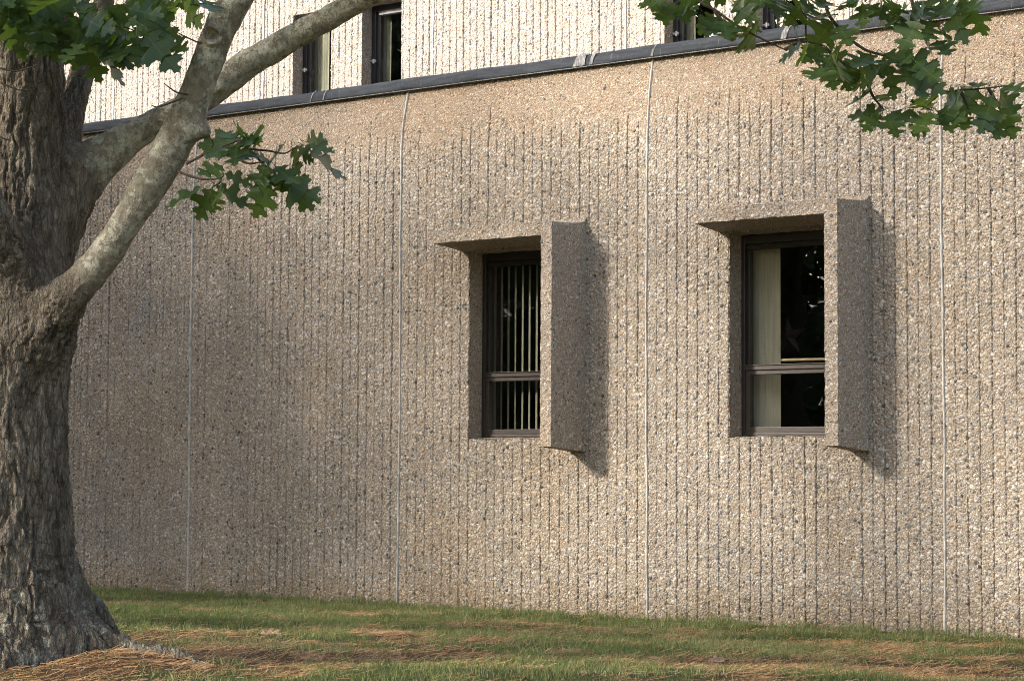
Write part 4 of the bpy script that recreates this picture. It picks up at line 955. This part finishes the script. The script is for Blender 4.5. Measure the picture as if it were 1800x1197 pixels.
def tree(base, h, rad, nleaf, ls, label, seed, lowz=.25, dry=False, group='trees standing outside the view, crowns thinned to shape the wall light, mirrored in the windows'):
    r = np.random.default_rng(seed); b = np.array(base, float); b[2] = float(gz([b[0]], [b[1]])[0])
    root = None if dry else empty('tree', tuple(b), label, 'tree', group)
    m = MB(); m.tube([b + [0, 0, -.1], b + [.02, 0, h * .1], b + [.05, .03, h * .45], b + [.0, .05, h * .8]], [rad * .10, rad * .07, rad * .05, rad * .015], 12)
    for k in range(9):
        a = k * 2.4 + seed; z = h * (.28 + .055 * k); l = rad * (.8 - .05 * k)
        m.tube([b + [.03, .02, z], b + [math.cos(a) * l * .5, math.sin(a) * l * .5, z + l * .25], b + [math.cos(a) * l, math.sin(a) * l, z + l * .42]], [rad * .035, rad * .022, rad * .006], 7)
    if not dry: m.build('trunk', M['twig'], root, smooth=True)
    cl = r.normal(0, 1, (70, 3)); cl /= np.linalg.norm(cl, axis=1, keepdims=True); cl *= r.uniform(.35, 1, (70, 1)) ** .5
    n = nleaf; i = r.integers(0, 70, n); p = cl[i] + r.normal(0, .16, (n, 3)); p[:, :2] *= rad; p[:, 2] = p[:, 2] * h * (1 - lowz) * .5 + h * (1 + lowz) * .5
    p = p + b
    To, H, H2 = want_open(p)
    q = proj(p); infr = (q[:, 2] > .2) & (q[:, 0] > -160) & (q[:, 0] < 1960) & (q[:, 1] > -160) & (q[:, 1] < 1400)
    hitu = (H2[:, 2] > 3.5) & (H2[:, 0] > -15.5) & (H2[:, 0] < -4.5) & (H2[:, 2] < 5.6)
    onw = (H[:, 2] > -5.5) & (H[:, 2] < 3.4) & (H[:, 0] > -12.5) & (H[:, 0] < -1)
    ok = ~infr & ~hitu & (p[:, 2] > .2); bx, bz = bins(H)
    if dry:
        g = np.zeros((140, 140)); k = ok & (bx >= 0) & (bx < 140) & (bz >= 0) & (bz < 140)
        np.add.at(g, (bx[k], bz[k]), .45 * (ls * 1.03) ** 2 * .52 / .73 / .09); TAU['g'] = TAU.get('g', 0) + g; return
    g = TAU['b']; tau = g[np.clip(bx, 0, 139), np.clip(bz, 0, 139)]
    pk = np.clip(-np.log(np.clip(To, .03, .985)) / np.maximum(tau, .05), 0, 1)
    keep = ok & (~onw | (r.random(n) < pk))  # crown leaves dropped until the wanted light pattern reaches the wall
    p = p[keep]; n = len(p)
    d = r.normal(0, 1, (n, 3)); d[:, 2] -= .3; d /= np.linalg.norm(d, axis=1, keepdims=True); u = r.normal(0, 1, (n, 3)); u[:, 2] += 1; u -= d * (u * d).sum(1, keepdims=True); u /= np.linalg.norm(u, axis=1, keepdims=True); s = np.cross(d, u)
    L_ = ls * r.uniform(.7, 1.3, (n, 1)); out = np.array([(0, 0), (.32, .18), (.22, .42), (.42, .55), (.2, .78), (0, 1), (-.2, .78), (-.42, .55), (-.22, .42), (-.32, .18)])
    V_ = np.stack([p + s * (a * L_) + d * (b_ * L_) + u * (abs(a) * .2 * L_) for a, b_ in out], 1)
    base_i = np.arange(n)[:, None] * 10
    Q_ = np.concatenate([base_i + np.array([[0, 1, 2, 8]]), base_i + np.array([[0, 8, 9, 9]])[:, :4] * 0 + base_i * 0 + np.array([[2, 3, 4, 6]]), base_i + np.array([[2, 6, 7, 8]])])
    T_ = np.concatenate([base_i + np.array([[0, 8, 9]]), base_i + np.array([[4, 5, 6]])])
    me = npmesh('crown', V_.reshape(-1, 3), Q_, T_, attrs={'leaf_random': np.repeat(r.random(n), 10), 'midrib': np.zeros(n * 10)})
    link('crown', me, M['far_leaf'], root)
ROW = [((-8.6, 3.4, 0), 7.4, 2.8, 22000, .15, 'young broadleaf tree out of view left of the oak, nearest the wall', 1, .16),
       ((-12.3, 4.2, 0), 7.2, 2.9, 18000, .15, 'young broadleaf tree out of view at the far left end of the wall', 2, .14),
       ((-11.0, .2, 0), 8.2, 3.2, 18000, .16, 'middle tree of the out-of-view row, between the two young trees', 3, .10),
       ((-8.4, 1.2, 0), 8.0, 2.8, 18000, .15, 'slim tree standing nearest the viewer, out of view on the left', 4, .12)]
for a_ in ROW: tree(*a_, dry=True)
g = TAU['g']; TAU['b'] = sum(np.roll(np.roll(g, i, 0), j, 1) for i in (-1, 0, 1) for j in (-1, 0, 1)) / 9
for a_ in ROW: tree(*a_)
for k, (x, y) in enumerate([(-17.5, -16), (-24, -15.5), (-31, -16), (-12, -18)]):  # shrubs added to block bright sky gaps in the glass reflections
    tree((x, y, 0), 4.2, 4.4, 6000, .34, 'broad dark shrub added far behind the viewer to darken the low window reflections', 30 + k, -.1, group='far shrubs added to darken the window reflections')
for k, (x, y, h, rd) in enumerate([(-17, 1.5, 8.2, 3.2), (-16.5, -5, 9.0, 3.4), (-22, -3, 9.6, 3.8), (-21, -11, 10.5, 4), (-14, -11.5, 9.8, 3.6), (-28, -8, 11, 4.2), (-26, 3, 10, 4)]):
    tree((x, y, 0), h, rd, 7000, .30, ['tall leafy tree far behind the viewer, mirrored in the window glass'][0], 10 + k, .04, group='far trees mirrored in the windows')

# small litter
def fallen(px, py, ln, label, ang):
    q = R @ np.array([px - CX, py - CY, F]); p = CAMP + q * ((.12 - EYE) / q[2]); p[2] = float(gz([p[0]], [p[1]])[0]) + .014
    f = Leaves(); f.add(p, p + np.array([math.cos(ang) * ln, math.sin(ang) * ln, .006]), (.2, -.35, 1), width=.75, fold=.35, droop=-.25, rnd=.5)
    me = npmesh('fallen_leaf', np.concatenate(f.V), np.concatenate(f.F), smooth=True); tag(link('fallen_leaf', me, M['dead_leaf']), label, 'fallen leaf', 'fallen leaves on the lawn')
M['dead_leaf'] = simple('dry_leaf', (.20, .13, .075), .75, .25, var=.4, scale=40)
fallen(452, 1122, .11, 'curled brown leaf lying on the lawn right of the oak root', .3)
fallen(600, 1141, .09, 'small dry leaf on the needle patch in the left half of the lawn', 2.2)
fallen(1245, 1156, .10, 'brown leaf lying on the lawn below the window with the star', 1.2)
# paper
m = MB(); p = at(183, 1153, 8.45); p[2] = float(gz([p[0]], [p[1]])[0]) + .012
m.add([p + np.array(v) for v in [(-.010, -.004, 0), (.008, .004, -.003), (.008, .004, .006), (-.010, -.004, .008), (-.009, -.002, .001), (.009, .006, -.002), (.009, .006, .007), (-.009, -.002, .009)]], [(0, 1, 2, 3), (7, 6, 5, 4), (0, 4, 5, 1), (3, 2, 6, 7), (0, 3, 7, 4), (1, 5, 6, 2)])
tag(m.build('paper_scrap', M['pebble_white']), 'tiny white scrap lying on the pine needles by the oak root', 'litter')

# ================================================================== LIGHT, SKY, CAMERA
w = bpy.data.worlds.new('World'); scene.world = w; w.use_nodes = True; nt = w.node_tree
bg = nt.nodes['Background']; sky = nt.nodes.new('ShaderNodeTexSky'); sky.sky_type = 'NISHITA'; sky.sun_disc = False
sky.sun_elevation = SUN_EL; sky.sun_rotation = math.atan2(SUN[0], SUN[1]); sky.air_density = 1.0; sky.dust_density = 3.5; sky.ozone_density = .4
nt.links.new(sky.outputs[0], bg.inputs[0]); bg.inputs[1].default_value = .15
sl = bpy.data.lights.new('sun', 'SUN'); sl.energy = 3.9; sl.angle = math.radians(7.0); sl.color = (1.0, .935, .855)
so = bpy.data.objects.new('sun', sl); COL.objects.link(so); so.rotation_euler = Vector(SUN).to_track_quat('Z', 'Y').to_euler(); so.location = (-8, -6, 12)

cam = bpy.data.cameras.new('camera'); co = bpy.data.objects.new('camera', cam); COL.objects.link(co)
Mx = Matrix(((R[0, 0], -R[0, 1], -R[0, 2], 0), (R[1, 0], -R[1, 1], -R[1, 2], 0), (R[2, 0], -R[2, 1], -R[2, 2], EYE), (0, 0, 0, 1)))
co.matrix_world = Mx; cam.sensor_width = 36; cam.lens = F / 1800 * 36; cam.clip_start = .05; cam.clip_end = 500
scene.camera = co
vs = scene.view_settings; scene.display_settings.display_device = 'sRGB'; vs.view_transform = 'Standard'; vs.look = 'None'; vs.gamma = 1; vs.exposure = 1.87
scene.cycles.use_denoising = True; scene.cycles.denoiser = 'OPENIMAGEDENOISE'; scene.cycles.denoising_input_passes = 'RGB_ALBEDO_NORMAL'; scene.cycles.denoising_prefilter = 'NONE'; scene.cycles.filter_width = 1.0
scene.cycles.max_bounces = 6; scene.cycles.transparent_max_bounces = 12
